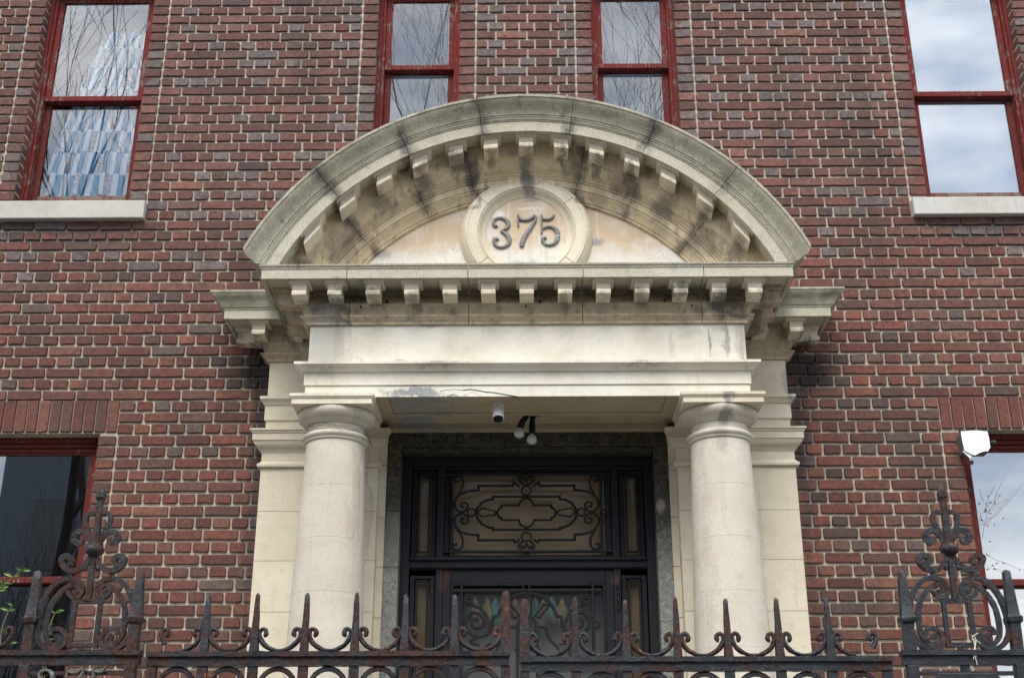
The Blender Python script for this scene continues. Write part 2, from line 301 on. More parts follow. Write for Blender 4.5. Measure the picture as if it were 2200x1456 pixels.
M['tinsel']=[irid('pink_tinsel',(.55,.42,.42)),irid('yellow_tinsel',(.55,.50,.22)),irid('teal_tinsel',(.25,.55,.50)),irid('green_tinsel',(.2,.9,.35))]
# ------------------------------------------------------------------ mesh helpers
class MB:
    def __init__(s): s.v=[]; s.f=[]
    def add(s,vs,fs):
        o=len(s.v); s.v+=[tuple(p) for p in vs]; s.f+=[tuple(i+o for i in f) for f in fs]; return s
    def box(s,x0,x1,y0,y1,z0,z1):
        return s.add([(x0,y0,z0),(x1,y0,z0),(x1,y1,z0),(x0,y1,z0),(x0,y0,z1),(x1,y0,z1),(x1,y1,z1),(x0,y1,z1)],
          [(0,3,2,1),(4,5,6,7),(0,1,5,4),(1,2,6,5),(2,3,7,6),(3,0,4,7)])
    def prism(s,poly,y0,y1):      # polygon in x,z run along y
        n=len(poly); vs=[(x,y0,z) for x,z in poly]+[(x,y1,z) for x,z in poly]
        return s.add(vs,[tuple(range(n)),tuple(range(2*n-1,n-1,-1))]+[(i,i+n,(i+1)%n+n,(i+1)%n) for i in range(n)])
    def prismx(s,poly,x0,x1,shear=0):     # polygon in y,z run along x
        n=len(poly); xm=(x0+x1)/2
        vs=[(x0,y,z+shear*(x0-xm)) for y,z in poly]+[(x1,y,z+shear*(x1-xm)) for y,z in poly]
        return s.add(vs,[tuple(range(n)),tuple(range(2*n-1,n-1,-1))]+[(i,i+n,(i+1)%n+n,(i+1)%n) for i in range(n)])
    def tube(s,pts,r,n=6,flat=1.0,rot=0.,closed=False):
        pts=[Vector(p) for p in pts]; m=len(pts); rr=r if isinstance(r,(list,tuple)) else [r]*m; vs=[];fs=[]
        ref=Vector((0,1,0)); 
        for i,p in enumerate(pts):
            a=pts[(i-1)%m] if (closed or i>0) else p; b=pts[(i+1)%m] if (closed or i<m-1) else p
            t=(b-a); t=t.normalized() if t.length>1e-9 else Vector((0,0,1))
            rf=ref if abs(t.dot(ref))<.95 else Vector((1,0,0))
            e=t.cross(rf).normalized(); g=e.cross(t).normalized()
            for k in range(n):
                an=2*PI*k/n+rot; vs.append(p+e*cos(an)*rr[i]+g*sin(an)*rr[i]*flat)
        for i in range(m if closed else m-1):
            j=(i+1)%m
            for k in range(n): fs.append((i*n+k,i*n+(k+1)%n,j*n+(k+1)%n,j*n+k))
        if not closed: fs+= [tuple(range(n-1,-1,-1)),tuple(range((m-1)*n,m*n))]
        return s.add(vs,fs)
    def poly(s,pts,r,n=6,closed=False,rot=0.):   # bar with crisp corners, one length after another
        pts=[Vector(p) for p in pts]; P=list(zip(pts[:-1],pts[1:]))+([(pts[-1],pts[0])] if closed else [])
        for a,b in P:
            d=(b-a).normalized()*r*.8; s.tube([a-d,b+d],r,n,rot=rot)
        return s
    def lathe(s,cx,cy,prof,n=48,a0=0,cap=True):
        vs=[(cx+r*cos(2*PI*k/n),cy+r*sin(2*PI*k/n),z) for r,z in prof for k in range(n)]; fs=[]
        for i in range(len(prof)-1):
            for k in range(n): fs.append((i*n+k,i*n+(k+1)%n,(i+1)*n+(k+1)%n,(i+1)*n+k))
        if cap: fs+=[tuple(range(n)),tuple(range((len(prof)-1)*n,len(prof)*n))[::-1]]
        return s.add(vs,fs)
    def lathey(s,cx,cz,prof,n=64):   # revolve (r, y) about the y axis
        vs=[(cx+r*cos(2*PI*k/n),y,cz+r*sin(2*PI*k/n)) for r,y in prof for k in range(n)]; fs=[]
        for i in range(len(prof)-1):
            for k in range(n): fs.append((i*n+k,i*n+(k+1)%n,(i+1)*n+(k+1)%n,(i+1)*n+k))
        fs+=[tuple(range(n)),tuple(range((len(prof)-1)*n,len(prof)*n))[::-1]]
        return s.add(vs,fs)
    def sweep(s,path,prof,sx=1,sy=1,ends=None):
        m=len(prof); rows=[]
        nn=[]
        for i in range(len(path)-1):
            dx=path[i+1][0]-path[i][0]; dy=path[i+1][1]-path[i][1]; l=math.hypot(dx,dy); nn.append((dy/l,-dx/l))
        for i,p in enumerate(path):
            ns=[]
            if i>0: ns.append(nn[i-1])
            if i<len(nn) and not (ns and abs(ns[0][0]*nn[i][0]+ns[0][1]*nn[i][1])>.5): ns.append(nn[i])
            ox=sum(n[0] for n in ns)*sx; oy=sum(n[1] for n in ns)*sy
            rows.append([(p[0]+ox*o,p[1]+oy*o,z) for o,z in prof])
        if ends:
            for i,fn in ends.items(): rows[i]=[fn(*v) for v in rows[i]]
        return s.rows(rows)
    def rows(s,rows,capped=True):
        m=len(rows[0]); vs=[v for r in rows for v in r]; fs=[]
        for i in range(len(rows)-1):
            for k in range(m): fs.append((i*m+k,i*m+(k+1)%m,(i+1)*m+(k+1)%m,(i+1)*m+k))
        if capped: fs+=[tuple(range(m)),tuple(range((len(rows)-1)*m,len(rows)*m))[::-1]]
        return s.add(vs,fs)
    def build(s,name,mat,parent=None,smooth=None,bevel=0,rough=0,kind=None,label=None):
        me=bpy.data.meshes.new(name)
        xs=[p[0] for p in s.v]; ys=[p[1] for p in s.v]; zs=[p[2] for p in s.v]
        o=Vector(((min(xs)+max(xs))/2,(min(ys)+max(ys))/2,min(zs)))
        vs=s.v
        if rough: vs=[tuple(Vector(p)+mnoise.noise_vector(Vector(p)*90)*rough+mnoise.noise_vector(Vector(p)*25)*rough*.6) for p in vs]
        me.from_pydata([(p[0]-o.x,p[1]-o.y,p[2]-o.z) for p in vs],[],s.f)
        me.materials.append(mat); me.validate()
        import bmesh
        bm=bmesh.new(); bm.from_mesh(me); bmesh.ops.recalc_face_normals(bm,faces=bm.faces); bm.to_mesh(me); bm.free()
        if smooth is not None:
            for p in me.polygons: p.use_smooth=True
            me.set_sharp_from_angle(angle=R(smooth))
        ob=bpy.data.objects.new(name,me); col.objects.link(ob)
        if parent is not None: ob.parent=parent; ob.location=o-wloc(parent)
        else: ob.location=o
        WL[ob.name]=o
        if bevel:
            b=ob.modifiers.new('bevel','BEVEL'); b.width=bevel; b.segments=2; b.limit_method='ANGLE'; b.angle_limit=R(40)
        if kind: ob['kind']=kind
        if label: ob['label']=label
        return ob
WL={}
def wloc(o): return WL[o.name]
def empty(name,loc,parent=None):
    e=bpy.data.objects.new(name,None); col.objects.link(e); e.empty_display_size=.1; WL[e.name]=Vector(loc)
    if parent is not None: e.parent=parent; e.location=Vector(loc)-wloc(parent)
    else: e.location=loc
    return e
def tag(o,label=None,cat=None,group=None,kind=None):
    if label: o['label']=label
    if cat: o['category']=cat
    if group: o['group']=group
    if kind: o['kind']=kind
    return o
def spiral(cx,cz,r0,r1,a0,a1,n=22):
    return [(cx+(r0+(r1-r0)*i/n)*cos(R(a0+(a1-a0)*i/n)),cz+(r0+(r1-r0)*i/n)*sin(R(a0+(a1-a0)*i/n))) for i in range(n+1)]
def smoothpts(p,it=2):
    for _ in range(it):
        q=[p[0]]
        for a,b in zip(p[:-1],p[1:]):
            q.append(tuple(.75*u+.25*w for u,w in zip(a,b))); q.append(tuple(.25*u+.75*w for u,w in zip(a,b)))
        q.append(p[-1]); p=q
    return p
# ================================================================== SETTING
def ground(name,x0,x1,y0,y1,z,mat,zt=None):
    m=MB(); m.box(x0,x1,y0,y1,z-.3,z); return tag(m.build(name,mat),kind='structure')
ground('ground',-250,250,-250,150,-.02,M['soil'])
ground('pavement',-80,80,-8.6,-3.3,.13,M['pave'])
ground('kerb',-80,80,-8.75,-8.6,.125,M['kerb'])
ground('road',-120,120,-17,-8.75,0,M['asphalt'])
ground('far_pavement',-80,80,-20,-17,.13,M['pave'])
ground('forecourt',-12,12,-3.3,.02,.10,M['pave'])
m=MB()
for i in range(6): m.box(-1.5,1.5,-1.2-.3*(5-i)-.3,0,.1+.16*i,.1+.16*(i+1))
m.build('stoop',M['sill'],kind='structure')
# ================================================================== BRICK BUILDING
bld=empty('brick_building',(0,.2,0)); tag(bld,'red brown brick facade with red framed windows around the stone entrance','building')
CP=.0746; BH=.0572; ST=.2188; J=.0135; X0=.011; Z0=4.321
HOLES=[(-3.44,-2.655,5.68,7.52),(-1.048,-.462,5.62,7.50),(.462,1.058,5.62,7.50),(2.66,3.45,5.68,7.52),(-3.44,-2.655,2.2,4.072),(2.66,3.45,2.2,4.072),(-.87,.87,0,4.30)]
# wall backing with real openings
xs=sorted({-9,9}|{h[0] for h in HOLES}|{h[1] for h in HOLES}); zs=sorted({0,10.5}|{h[2] for h in HOLES}|{h[3] for h in HOLES})
m=MB()
for a,b in zip(xs[:-1],xs[1:]):
    run=None
    for c0,c1 in zip(zs[:-1],zs[1:]):
        cx,cz=(a+b)/2,(c0+c1)/2
        if any(h[0]<cx<h[1] and h[2]<cz<h[3] for h in HOLES):
            if run: m.box(a,b,.0105,.36,run[0],run[1]); run=None
        else: run=(run[0] if run else c0,c1)
    if run: m.box(a,b,.0105,.36,run[0],run[1])
wall=m.build('wall',M['mortar'],bld)
m=MB(); m.box(-9,9,.36,9,10.5,10.8); m.box(-9,-8.7,.36,9,0,10.5); m.box(8.7,9,.36,9,0,10.5); m.box(-8.7,8.7,8.7,9,0,10.5)
m.build('roof',M['greym'],bld)
EXCL=[(-1.622,1.622,-1,4.52),(-3.615,-2.535,5.545,5.69),(2.545,3.7,5.535,5.68),(-3.56,-2.552,4.072,4.292),(2.555,3.6,4.072,4.292)]
def free(x0,x1,z):
    segs=[(x0,x1)]
    for h in HOLES+EXCL:
        if h[2]-.02<z<h[3]+.0 :
            ns=[]
            for a,b in segs:
                if b<=h[0] or a>=h[1]: ns.append((a,b))
                else:
                    if a<h[0]-.035: ns.append((a,h[0]-(.004 if h in EXCL else 0)))
                    if b>h[1]+.035: ns.append((h[1]+(.004 if h in EXCL else 0),b))
            segs=ns
    return segs
def jambs(z):
    """straight joints beside the windows: list of (edge of opening, joint)"""
    r=[]
    for (x0,x1,z0,z1) in HOLES[:6]:
        if z0-.02<z<z1: r.append((x0-.112,x0)); r.append((x1,x1+.112))
    return r
rng=random.Random(11)
bricks=[]   # x0,x1,z,kind
nlo=int((1.0-Z0)/CP); nhi=int((8.3-Z0)/CP)
for k in range(nlo,nhi):
    z=Z0+k*CP; stret=(k%2==0)
    js=[]
    if stret: js=[X0+ST*i for i in range(-22,23)]
    else: js=[X0+ST*.25+ST*.5*i for i in range(-44,45)]
    jb=jambs(z); js2=[]
    for j in js:
        j+=rng.uniform(-.004,.004)
        if any(a-.045<j<b+.045 for a,b in jb): continue
        js2.append(j)
    for a,b in jb: js2+=[a-.0,b]
    js2=sorted(js2)
    # joint at the outer side of each jamb brick is a little wider
    for a,b in zip(js2[:-1],js2[1:]):
        for (c,d) in free(a,b,z):
            c2=c+(J/2 if abs(c-a)<1e-6 and not any(abs(c-h[1])<1e-6 for h in HOLES) else 0)
            d2=d-(J/2 if abs(d-b)<1e-6 and not any(abs(d-h[0])<1e-6 for h in HOLES) else 0)
            if d2-c2>.02: bricks.append((c2,d2,z+rng.uniform(-.0015,.0015)))
def tone(x,z,L=.2):
    r=rng.random()
    if L<.13 and z>5.2 and rng.random()<.22: r=.9
    elif L>.13 and r>.82 and rng.random()<.6: r=rng.random()*.8
    if r<.34: c=(.200,.073,.050)
    elif r<.58: c=(.158,.064,.048)
    elif r<.72: c=(.205,.092,.062)
    elif r<.84: c=(.148,.082,.060)
    elif r<.93: c=(.175,.145,.138) if z>5 else (.135,.102,.088)
    elif r<.965: c=(.25,.100,.060)
    else: c=(.095,.066,.058)
    k=rng.uniform(.78,1.2); w=min(1,max(0,(z-4.2)/2.4))   # sky-light wash put into the brick colour: paler and greyer above, redder below
    c=(c[0]*k*.95,c[1]*k*.87,c[2]*k*.86); g=sum(c)/3*1.1
    q=(1.08,.93,1.0); return tuple(v*(1-.22*w)+(g+.022)*.22*w*p for v,p in zip(c,q))
def brickmesh(L,H,r):
    """one brick: uneven rounded outline, arris, slightly tilted face; local origin at centre of its back"""
    a=L/2; b=H/2; c=.0065; c1,c2,c3,c4=[r.choice((.0025,.004,.0055,.009)) for _ in range(4)]
    o=[(-a+c1,-b),(-a/3,-b+r.uniform(-.001,.0025)),(a/3,-b+r.uniform(-.001,.0025)),(a-c2,-b),(a,-b+c2),(a,b-c3),(a-c3,b),(a/3,b),(-a/3,b),(-a+c4,b),(-a,b-c4),(-a,-b+c1)]
    jt=lambda s:r.uniform(-s,s)
    o=[(x+jt(.0013),z+jt(.0016)) for x,z in o]
    t1,t2=jt(.0018),jt(.0012); v=[]
    for x,z in o: v.append((x,.03,z))
    for x,z in o: v.append((x,-.0005+jt(.0008),z))
    for x,z in o: v.append((x*(1-.0022/a),-.0042+t1*x/a+t2*z/b+jt(.0008),z*(1-.0022/b)))
    n=12; f=[]
    for L0 in (0,n):
        for i in range(n): f.append((L0+i,L0+(i+1)%n,L0+n+(i+1)%n,L0+n+i))
    f.append(tuple(range(2*n,3*n))); return v,f
def area(b):
    x=(b[0]+b[1])/2; d=1/(1+((b[2]-1.6)/7.53)*.41); inside=abs(x)<3.25 and 2.62<b[2]<7.4
    if b[2]<2.75: inside=False
    return (b[1]-b[0])*d**3 if inside else 0
order=sorted(bricks,key=area,reverse=True)
NS=280
# singles share a handful of meshes
protos={}
def proto(L):
    key='s' if L>.19 else ('t' if L>.135 else ('h' if L>.08 else 'q'))
    if key not in protos:
        base={'s':.2053,'t':.155,'h':.0959,'q':.06}[key]; lst=[]
        for i in range(10 if key=='s' else 4):
            v,f=brickmesh(base,BH,rng); me=bpy.data.meshes.new('brick'); me.from_pydata(v,[],f); me.materials.append(M['brick_o']); me.update(); lst.append(me)
        protos[key]=(base,lst)
    return protos[key]
wl=wloc(bld)
for (x0,x1,z) in order[:NS]:
    base,lst=proto(x1-x0); o=bpy.data.objects.new('brick',rng.choice(lst)); col.objects.link(o); o.parent=bld
    o.location=Vector(((x0+x1)/2,0,z))-wl; o.scale=((x1-x0)/base,1,1)
    if rng.random()<.5: o.rotation_euler=(0,PI,0)
    o.color=(*tone(x0,z,x1-x0),1)
def field(name,lst,kind):
    V=[];F=[];C=[]
    for (x0,x1,z) in lst:
        v,f=brickmesh(x1-x0,BH,rng); o=len(V); cx=(x0+x1)/2
        V+=[(p[0]+cx-wl.x,p[1]-wl.y,p[2]+z) for p in v]; F+=[tuple(i+o for i in q) for q in f]; c=tone(x0,z,x1-x0); C+=[(*c,1)]*len(v)
    me=bpy.data.meshes.new(name); me.from_pydata(V,[],F); me.materials.append(M['brick_v'])
    at=me.color_attributes.new('tone','FLOAT_COLOR','POINT'); at.data.foreach_set('color',[q for c in C for q in c]); me.update()
    o=bpy.data.objects.new(name,me); col.objects.link(o); o.parent=bld; o['kind']=kind; return o
field('brick_field',order[NS:],'stuff')
# soldier courses over the lower windows
sv=[]
for i in range(3):
    v,f=brickmesh(.0625,.208,rng); me=bpy.data.meshes.new('soldier_brick'); me.from_pydata(v,[],f); me.materials.append(M['brick_o']); me.update(); sv.append(me)
def soldiers(x0,x1):
    n=round(abs(x1-x0)/.0735); 
    for i in range(n):
        x=x0+(x1-x0)*(i+.5)/n; o=bpy.data.objects.new('soldier_brick',rng.choice(sv)); col.objects.link(o); o.parent=bld
        o.location=Vector((x,0,4.182))-wl; o.color=(*tone(x,4),1); o.rotation_euler=(0,rng.uniform(-.012,.012),0)
soldiers(-3.56,-2.552); soldiers(2.555,3.56)
# reveal bricks of the left jambs show as depth: the returns of the jamb bricks
V=MB()
for h in HOLES[:6]:
    k0=int((h[2]-Z0)/CP)-1; k1=int((h[3]-Z0)/CP)+1
    for k in range(k0,k1+1):
        z=Z0+k*CP
        if h[2]+.03<z<h[3]-.02:
            V.box(h[0]-.05,h[0]+.002,-.003,.10,z-BH/2,z+BH/2); V.box(h[1]-.002,h[1]+.05,-.003,.10,z-BH/2,z+BH/2)
me_=V.build('reveal_bricks',M['brick_v'],bld,kind='stuff')
at=me_.data.color_attributes.new('tone','FLOAT_COLOR','POINT')
nv=len(me_.data.vertices); cc=[]
for i in range(nv//8):
    c=tone(0,5); cc+=[*c,1]*8
at.data.foreach_set('color',cc+[.15,.07,.06,1]*(nv-len(cc)//4))
# ---- windows
def window(x0,x1,z0,z1,zm,glassu,glassl,label,back,sill=None,lower=False,fw=.046,sw=.038,backy=.30,red='red',topgap=0,zb=None):
    R_=M[red]; 
    m=MB(); yf=.085
    m.box(x0,x0+fw*.55,yf,.36,z0,z1); m.box(x1-fw*.55,x1,yf,.36,z0,z1)
    m.box(x0+fw*.55,x0+fw,yf+.016,.36,z0,z1); m.box(x1-fw,x1-fw*.55,yf+.016,.36,z0,z1)
    m.box(x0+fw,x1-fw,yf+.004,.36,z1-.035,z1); 
    if lower: m.box(x0+fw,x1-fw,yf+.020,.35,z1-.062,z1-.037); m.box(x0+fw,x1-fw,yf+.036,.34,z1-.09,z1-.064)
    m.box(x0+fw,x1-fw,yf+.004,.34,z0,z0+.05)
    w=m.build('window',R_,bld,bevel=.004,label=label)
    zt=z1-(.092 if lower else .037)
    # upper sash, outer
    a,b=x0+fw+.001,x1-fw-.001
    m=MB(); y0=.125; m.box(a,a+sw,y0,y0+.035,zm+.045,zt); m.box(b-sw,b,y0,y0+.035,zm+.045,zt); m.box(a+sw,b-sw,y0+.001,y0+.034,zt-.03 if not lower else zt-.012,zt)
    m.build('sash',R_,w,bevel=.003)
    m=MB(); m.box(a,b,y0-.004,y0+.075,zm+.004,zm+.044); m.build('meeting_rail',R_,w,bevel=.004)
    m=MB(); y1=.165; m.box(a,a+sw+.004,y1,y1+.035,z0+.052,zm+.003); m.build('sash_stile',M['redd' if not lower else red],w,bevel=.003)
    m=MB(); m.box(b-sw-.004,b,y1,y1+.035,z0+.052,zm+.003)
    m.build('sash_stile',M['redd' if not lower else red],w,bevel=.003)
    m=MB(); m.box(a+sw+.004,b-sw-.004,y1+.001,y1+.034,z0+.051,(zb or z0+.15)); m.build('bottom_rail',M['redw'],w,bevel=.003)
    m=MB(); m.box(a+sw-.002,b-sw+.002,y0+.014,y0+.018,zm+.046,zt-.012); m.build('pane',glassu,w)
    m=MB(); m.box(a+sw,b-sw,y1+.014,y1+.018,(zb or z0+.15)-.003,zm+.010); m.build('pane',glassl,w)
    # the room behind
    m=MB(); bx0,bx1,bz0,bz1=x0-.5,x1+.5,z0-.4,z1+.4
    m.box(bx0,bx1,1.5,1.55,bz0,bz1); m.box(bx0-.05,bx0,.362,1.5,bz0,bz1); m.box(bx1,bx1+.05,.362,1.5,bz0,bz1); m.box(bx0,bx1,.362,1.5,bz0-.05,bz0); m.box(bx0,bx1,.362,1.5,bz1,bz1+.05)
    m.build('room_interior',M['room'],w)
    if back:
        m=MB(); m.box(x0+fw,x1-fw,backy,backy+.004,z0+.05,zt-topgap); m.build('window_shade',back,w)
    if sill:
        m=MB(); m.box(*sill); m.build('sill',M['sill'],w,bevel=.006)
    return w
window(-3.44,-2.655,5.68,7.47,6.56,M['glass'],M['glass'],'red framed sash window with a blue patterned curtain',None,(-3.62,-2.535,-.05,.16,5.548,5.680),zb=5.83)
window(-1.048,-.462,5.62,7.46,6.80,M['glass'],M['glass'],'narrow red sash window left of the arch crown',M['shade'])
window(.462,1.058,5.62,7.46,6.80,M['glass'],M['glass'],'narrow red sash window right of the arch crown',M['shade'])
window(2.66,3.45,5.68,7.46,6.55,M['glass_b'],M['glass_b'],'red sash window with pale panes full of reflected cloud',M['blind'],(2.550,3.75,-.05,.16,5.540,5.668),backy=.235,zb=5.815)
window(-3.44,-2.655,2.2,4.072,3.16,M['glass_d'],M['glass_d'],'dark lower window reflecting bare branches beside the fence crown',None,(-3.55,-2.56,-.05,.16,2.07,2.2),lower=True,red='redd')
window(2.66,3.45,2.2,4.072,3.13,M['glass_m'],M['glass_m'],'lower window with white blind and a lamp at its corner',M['blind'],(2.56,3.55,-.05,.16,2.07,2.2),lower=True,red='redd',backy=.205)
# ================================================================== STONE PORTICO
por=empty('stone_portico',(0,-.3,1.06)); tag(por,'cream stone portico with two round columns and a curved pediment over the door','portico')
A=4.07  # centre height of the pediment arcs
# --- pilasters in blocks
for sgn in (-1,1):
    pa=empty('pilaster',(sgn*1.25,-.06,1.06),por)
    zc=[1.06,1.457,1.754,2.051,2.348,2.645,2.943,3.241,3.538,3.806]
    for z0,z1 in zip(zc[:-1],zc[1:]):
        m=MB(); xa,xb=sorted((sgn*1.61,sgn*.90)); m.box(xa,xb,-.12,.02,z0+.0012,z1-.0012); m.build('pilaster_block',M['cream'],pa,bevel=.0015)
        m=MB(); xa,xb=sorted((sgn*.8995,sgn*.857)); m.box(xa,xb,-.045,.10,z0-.02,z1-(.023 if z1<3.8 else 0)); m.build('jamb_block',M['cream'],pa,bevel=.0015)
    m=MB(); m.box(*sorted((sgn*1.606,sgn*.904)),-.1165,.01,1.06,3.806); m.build('bedding_mortar',M['mortar'],pa)
    cap=[(-.05,3.806),(.012,3.806),(.020,3.811),(.022,3.820),(.020,3.829),(.010,3.834),(.006,3.842),(.0,3.846),(0,3.900),(.006,3.905),(.006,3.912),(.012,3.914),(.012,3.922),(.020,3.925),(.034,3.936),(.044,3.950),(.048,3.966),(.054,3.968),(.054,4.008),(.060,4.012),(.062,4.022),(.070,4.026),(.070,4.037),(-.05,4.037)]
    path=[(-1.61,.0),(-1.61,-.12),(-.90,-.12),(-.90,-.046),(-.8565,-.046)]
    if sgn>0: path=[(-x,y) for x,y in path][::-1]
    m=MB(); m.sweep(path,cap); m.build('pilaster_capital',M['cream'],pa,smooth=35)
# --- wing entablature
for sgn in (-1,1):
    def P(path): return path if sgn<0 else [(-x,y) for x,y in path][::-1]
    path=P([(-1.60,.0),(-1.60,-.12),(-.93,-.12)])
    arc=[(-.05,4.0375),(.0,4.0375),(.0,4.106),(.010,4.108),(.010,4.202),(.018,4.205),(.024,4.222),(.036,4.234),(.040,4.236),(.040,4.2535),(-.05,4.2535)]
    m=MB(); m.sweep(path,arc); m.build('wing_architrave',M['cream'],por,smooth=35)
    m=MB(); m.sweep(path,[(-.05,4.254),(.002,4.254),(.002,4.4895),(-.05,4.4895)]); m.build('wing_frieze',M['cream'],por,bevel=.002)
CORN=[(-.05,4.49),(.020,4.49),(.022,4.505),(.030,4.511),(.046,4.523),(.058,4.530),(.058,4.537),(.036,4.540),(.037,4.552),(.042,4.570),(.052,4.586),(.064,4.596),(.064,4.602),(.070,4.604),(.070,4.712),(.247,4.712),(.247,4.700),(.265,4.700),(.265,4.757),(.271,4.759),(.274,4.768),(.284,4.774),(.287,4.783)]
CYM=[(.290,4.786),(.296,4.800),(.305,4.812),(.318,4.824),(.332,4.836),(.340,4.846),(.342,4.853),(.348,4.854),(.348,4.868)]
SX=1.0; SY=.755
def modillion(m,x,y,axis,topz=4.712,slope=0.,w=.082):
    """bracket under the corona; axis 'f' projects to the street, 'l' or 'r' sideways. x,y: root on the bed face"""
    L=.118 if axis=='f' else .158
    poly=[(0,0),(-L-.004,0),(-L-.004,-.010),(-L+.004,-.018),(-L+.004,-.026),(0,-.026)]
    body=[(0,-.026),(-L+.012,-.026),(-L+.011,-.050),(-L+.018,-.066),(-L+.006,-.071),(-L+.002,-.080),(-L+.004,-.098),(-L*.45,-.104),(0,-.110)]
    for pl,ww,z in ((poly,w+.040,topz),(body,w,topz)):
        t=MB(); t.prismx([(q[0],q[1]) for q in pl],-ww/2,ww/2)
        vs=[]
        for (u,v,h) in t.v:
            if axis=='f': vs.append((x+u,y+v,z+h+slope*u))
            elif axis=='l': vs.append((x+v,y-u,z+h))
            else: vs.append((x-v,y+u,z+h))
        m.add(vs,t.f)
for sgn in (-1,1):
    path=[(-1.60,.02),(-1.60,-.12),(-1.15,-.12)]
    if sgn>0: path=[(-x,y) for x,y in path][::-1]
    m=MB(); m.sweep(path,[(.05,4.7125),(.247,4.7125)]+CORN[15:]+CYM+[(.05,4.868)],SX,SY)
    wc=m.build('wing_cornice',M['cornw'],por,smooth=30)
    m=MB(); m.sweep(path,CORN[:14]+[(.071,4.712),(-.05,4.712)],SX,SY); m.build('bed_mould',M['bed'],wc,smooth=30)
    m=MB(); m.box(*sorted((sgn*1.64,sgn*1.15)),-.16,.02,4.713,4.866); m.build('wing_core',M['bed'],wc)
    bw=-(.12+.070*SY)
    for xx in (1.655,1.435):
        m=MB(); modillion(m,sgn*xx,bw+.002,'f'); m.build('modillion',M['cream'],wc,bevel=.002)
    m=MB(); modillion(m,sgn*1.668,-.105,'l' if sgn<0 else 'r'); m.build('modillion',M['cream'],wc,bevel=.002)
# --- beam, ceiling and lintel
m=MB(); HW=1.258
fz=[(-.05,4.254),(.0,4.254),(.0,4.4895),(-.05,4.4895)]
fr=MB()
fr.box(-HW,HW,-.70,-.37,4.2545,4.4895); fr.box(-HW,-.93,-.3695,-.115,4.2545,4.4895); fr.box(.93,HW,-.3695,-.115,4.2545,4.4895)
fr.build('frieze',M['pale'],por,bevel=.003)
ta=[(-.05,4.120),(.008,4.120),(.008,4.197),(.022,4.198),(.026,4.206),(.034,4.214),(.052,4.224),(.056,4.226),(.056,4.229),(.062,4.230),(.062,4.245),(-.05,4.2542)]
HA=1.266
m=MB(); m.sweep([(-HA,-.10),(-HA,-.70),(HA,-.70),(HA,-.10)],ta); ar=m.build('architrave',M['pale'],por,smooth=30)
m=MB(); xi=.905
m.sweep([(-HA,-.10),(-HA,-.70),(HA,-.70),(HA,-.10)],[(-.04,4.062),(.0,4.050),(.0,4.1195),(-.04,4.1195)]); m.build('lower_fascia',M['pale'],por)
m=MB()   # soffit of the front beam with its sunk panel
zb=4.050; zp=4.059
m.box(-xi+.005,xi-.005,-.695,-.665,zb,4.12); m.box(-xi+.005,xi-.005,-.395,-.36,zb,4.12); m.box(-xi+.005,-.79,-.6645,-.3955,zb,4.12); m.box(.79,xi-.005,-.6645,-.3955,zb,4.12)
m.box(-.789,.789,-.6640,-.3960,zp,4.12)
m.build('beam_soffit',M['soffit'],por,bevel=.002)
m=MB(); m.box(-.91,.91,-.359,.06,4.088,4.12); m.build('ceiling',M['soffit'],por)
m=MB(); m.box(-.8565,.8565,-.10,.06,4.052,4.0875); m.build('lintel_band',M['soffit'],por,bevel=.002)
for sgn in (-1,1):
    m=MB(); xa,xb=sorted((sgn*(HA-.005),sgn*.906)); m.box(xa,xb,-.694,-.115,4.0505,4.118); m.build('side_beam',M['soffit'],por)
# --- columns
for sgn in (-1,1):
    cx,cy=sgn*1.10,-.535
    co=empty('column',(cx,cy,1.06),por)
    def rad(z): t_=(3.80-z)/2.6; return .1665+.074*t_-.006*sin(PI*min(1,t_))*-1
    zc=[1.20,1.46,1.76,2.06,2.355,2.65,2.946,3.243,3.540,3.806]
    for z0,z1 in zip(zc[:-1],zc[1:]):
        n=3; pr=[(rad(z0)-.0004,z0+.0004),(rad(z0+.002),z0+.0015)]+[(rad(z0+(z1-z0)*i/n),z0+(z1-z0)*i/n) for i in range(1,n)]+[(rad(z1-.002),z1-.0015),(rad(z1)-.0004,z1-.0004)]
        m=MB(); m.lathe(cx,cy,pr,80); m.build('drum',M['shaft'],co,smooth=7)
    m=MB(); m.lathe(cx,cy,[(.1645,3.8065),(.172,3.809),(.176,3.813),(.176,3.822),(.180,3.825),(.188,3.832),(.191,3.841),(.188,3.850),(.180,3.857),(.170,3.859),(.163,3.864),(.161,3.872),(.161,3.905)],72); m.build('astragal',M['shaft'],co,smooth=40)
    m=MB(); m.lathe(cx,cy,[(.1615,3.9055),(.168,3.906),(.169,3.912),(.176,3.913),(.177,3.920),(.184,3.921),(.186,3.928),(.200,3.934),(.214,3.946),(.223,3.962),(.225,3.978),(.220,3.990)],72); m.build('echinus',M['shaft'],co,smooth=40)
    m=MB(); ab=[(-.1,3.9905),(.0,3.9905),(.0,4.022),(.005,4.023),(.008,4.030),(.012,4.033),(.012,4.0495),(-.1,4.0495)]
    h=.226; m.sweep([(cx-h,cy+h),(cx-h,cy-h),(cx+h,cy-h),(cx+h,cy+h),(cx-h,cy+h)][0:4],ab); m.box(cx-h+.09,cx+h-.09,cy-h+.09,cy+h,3.9906,4.049)
    m.build('abacus',M['cream'],co,smooth=30)
    m=MB(); m.lathe(cx,cy,[(.30,1.10),(.30,1.15),(.27,1.17),(.25,1.199)],48); m.box(cx-.31,cx+.31,cy-.31,cy+.31,1.06,1.0995); m.build('column_base',M['shaft'],co,smooth=40)
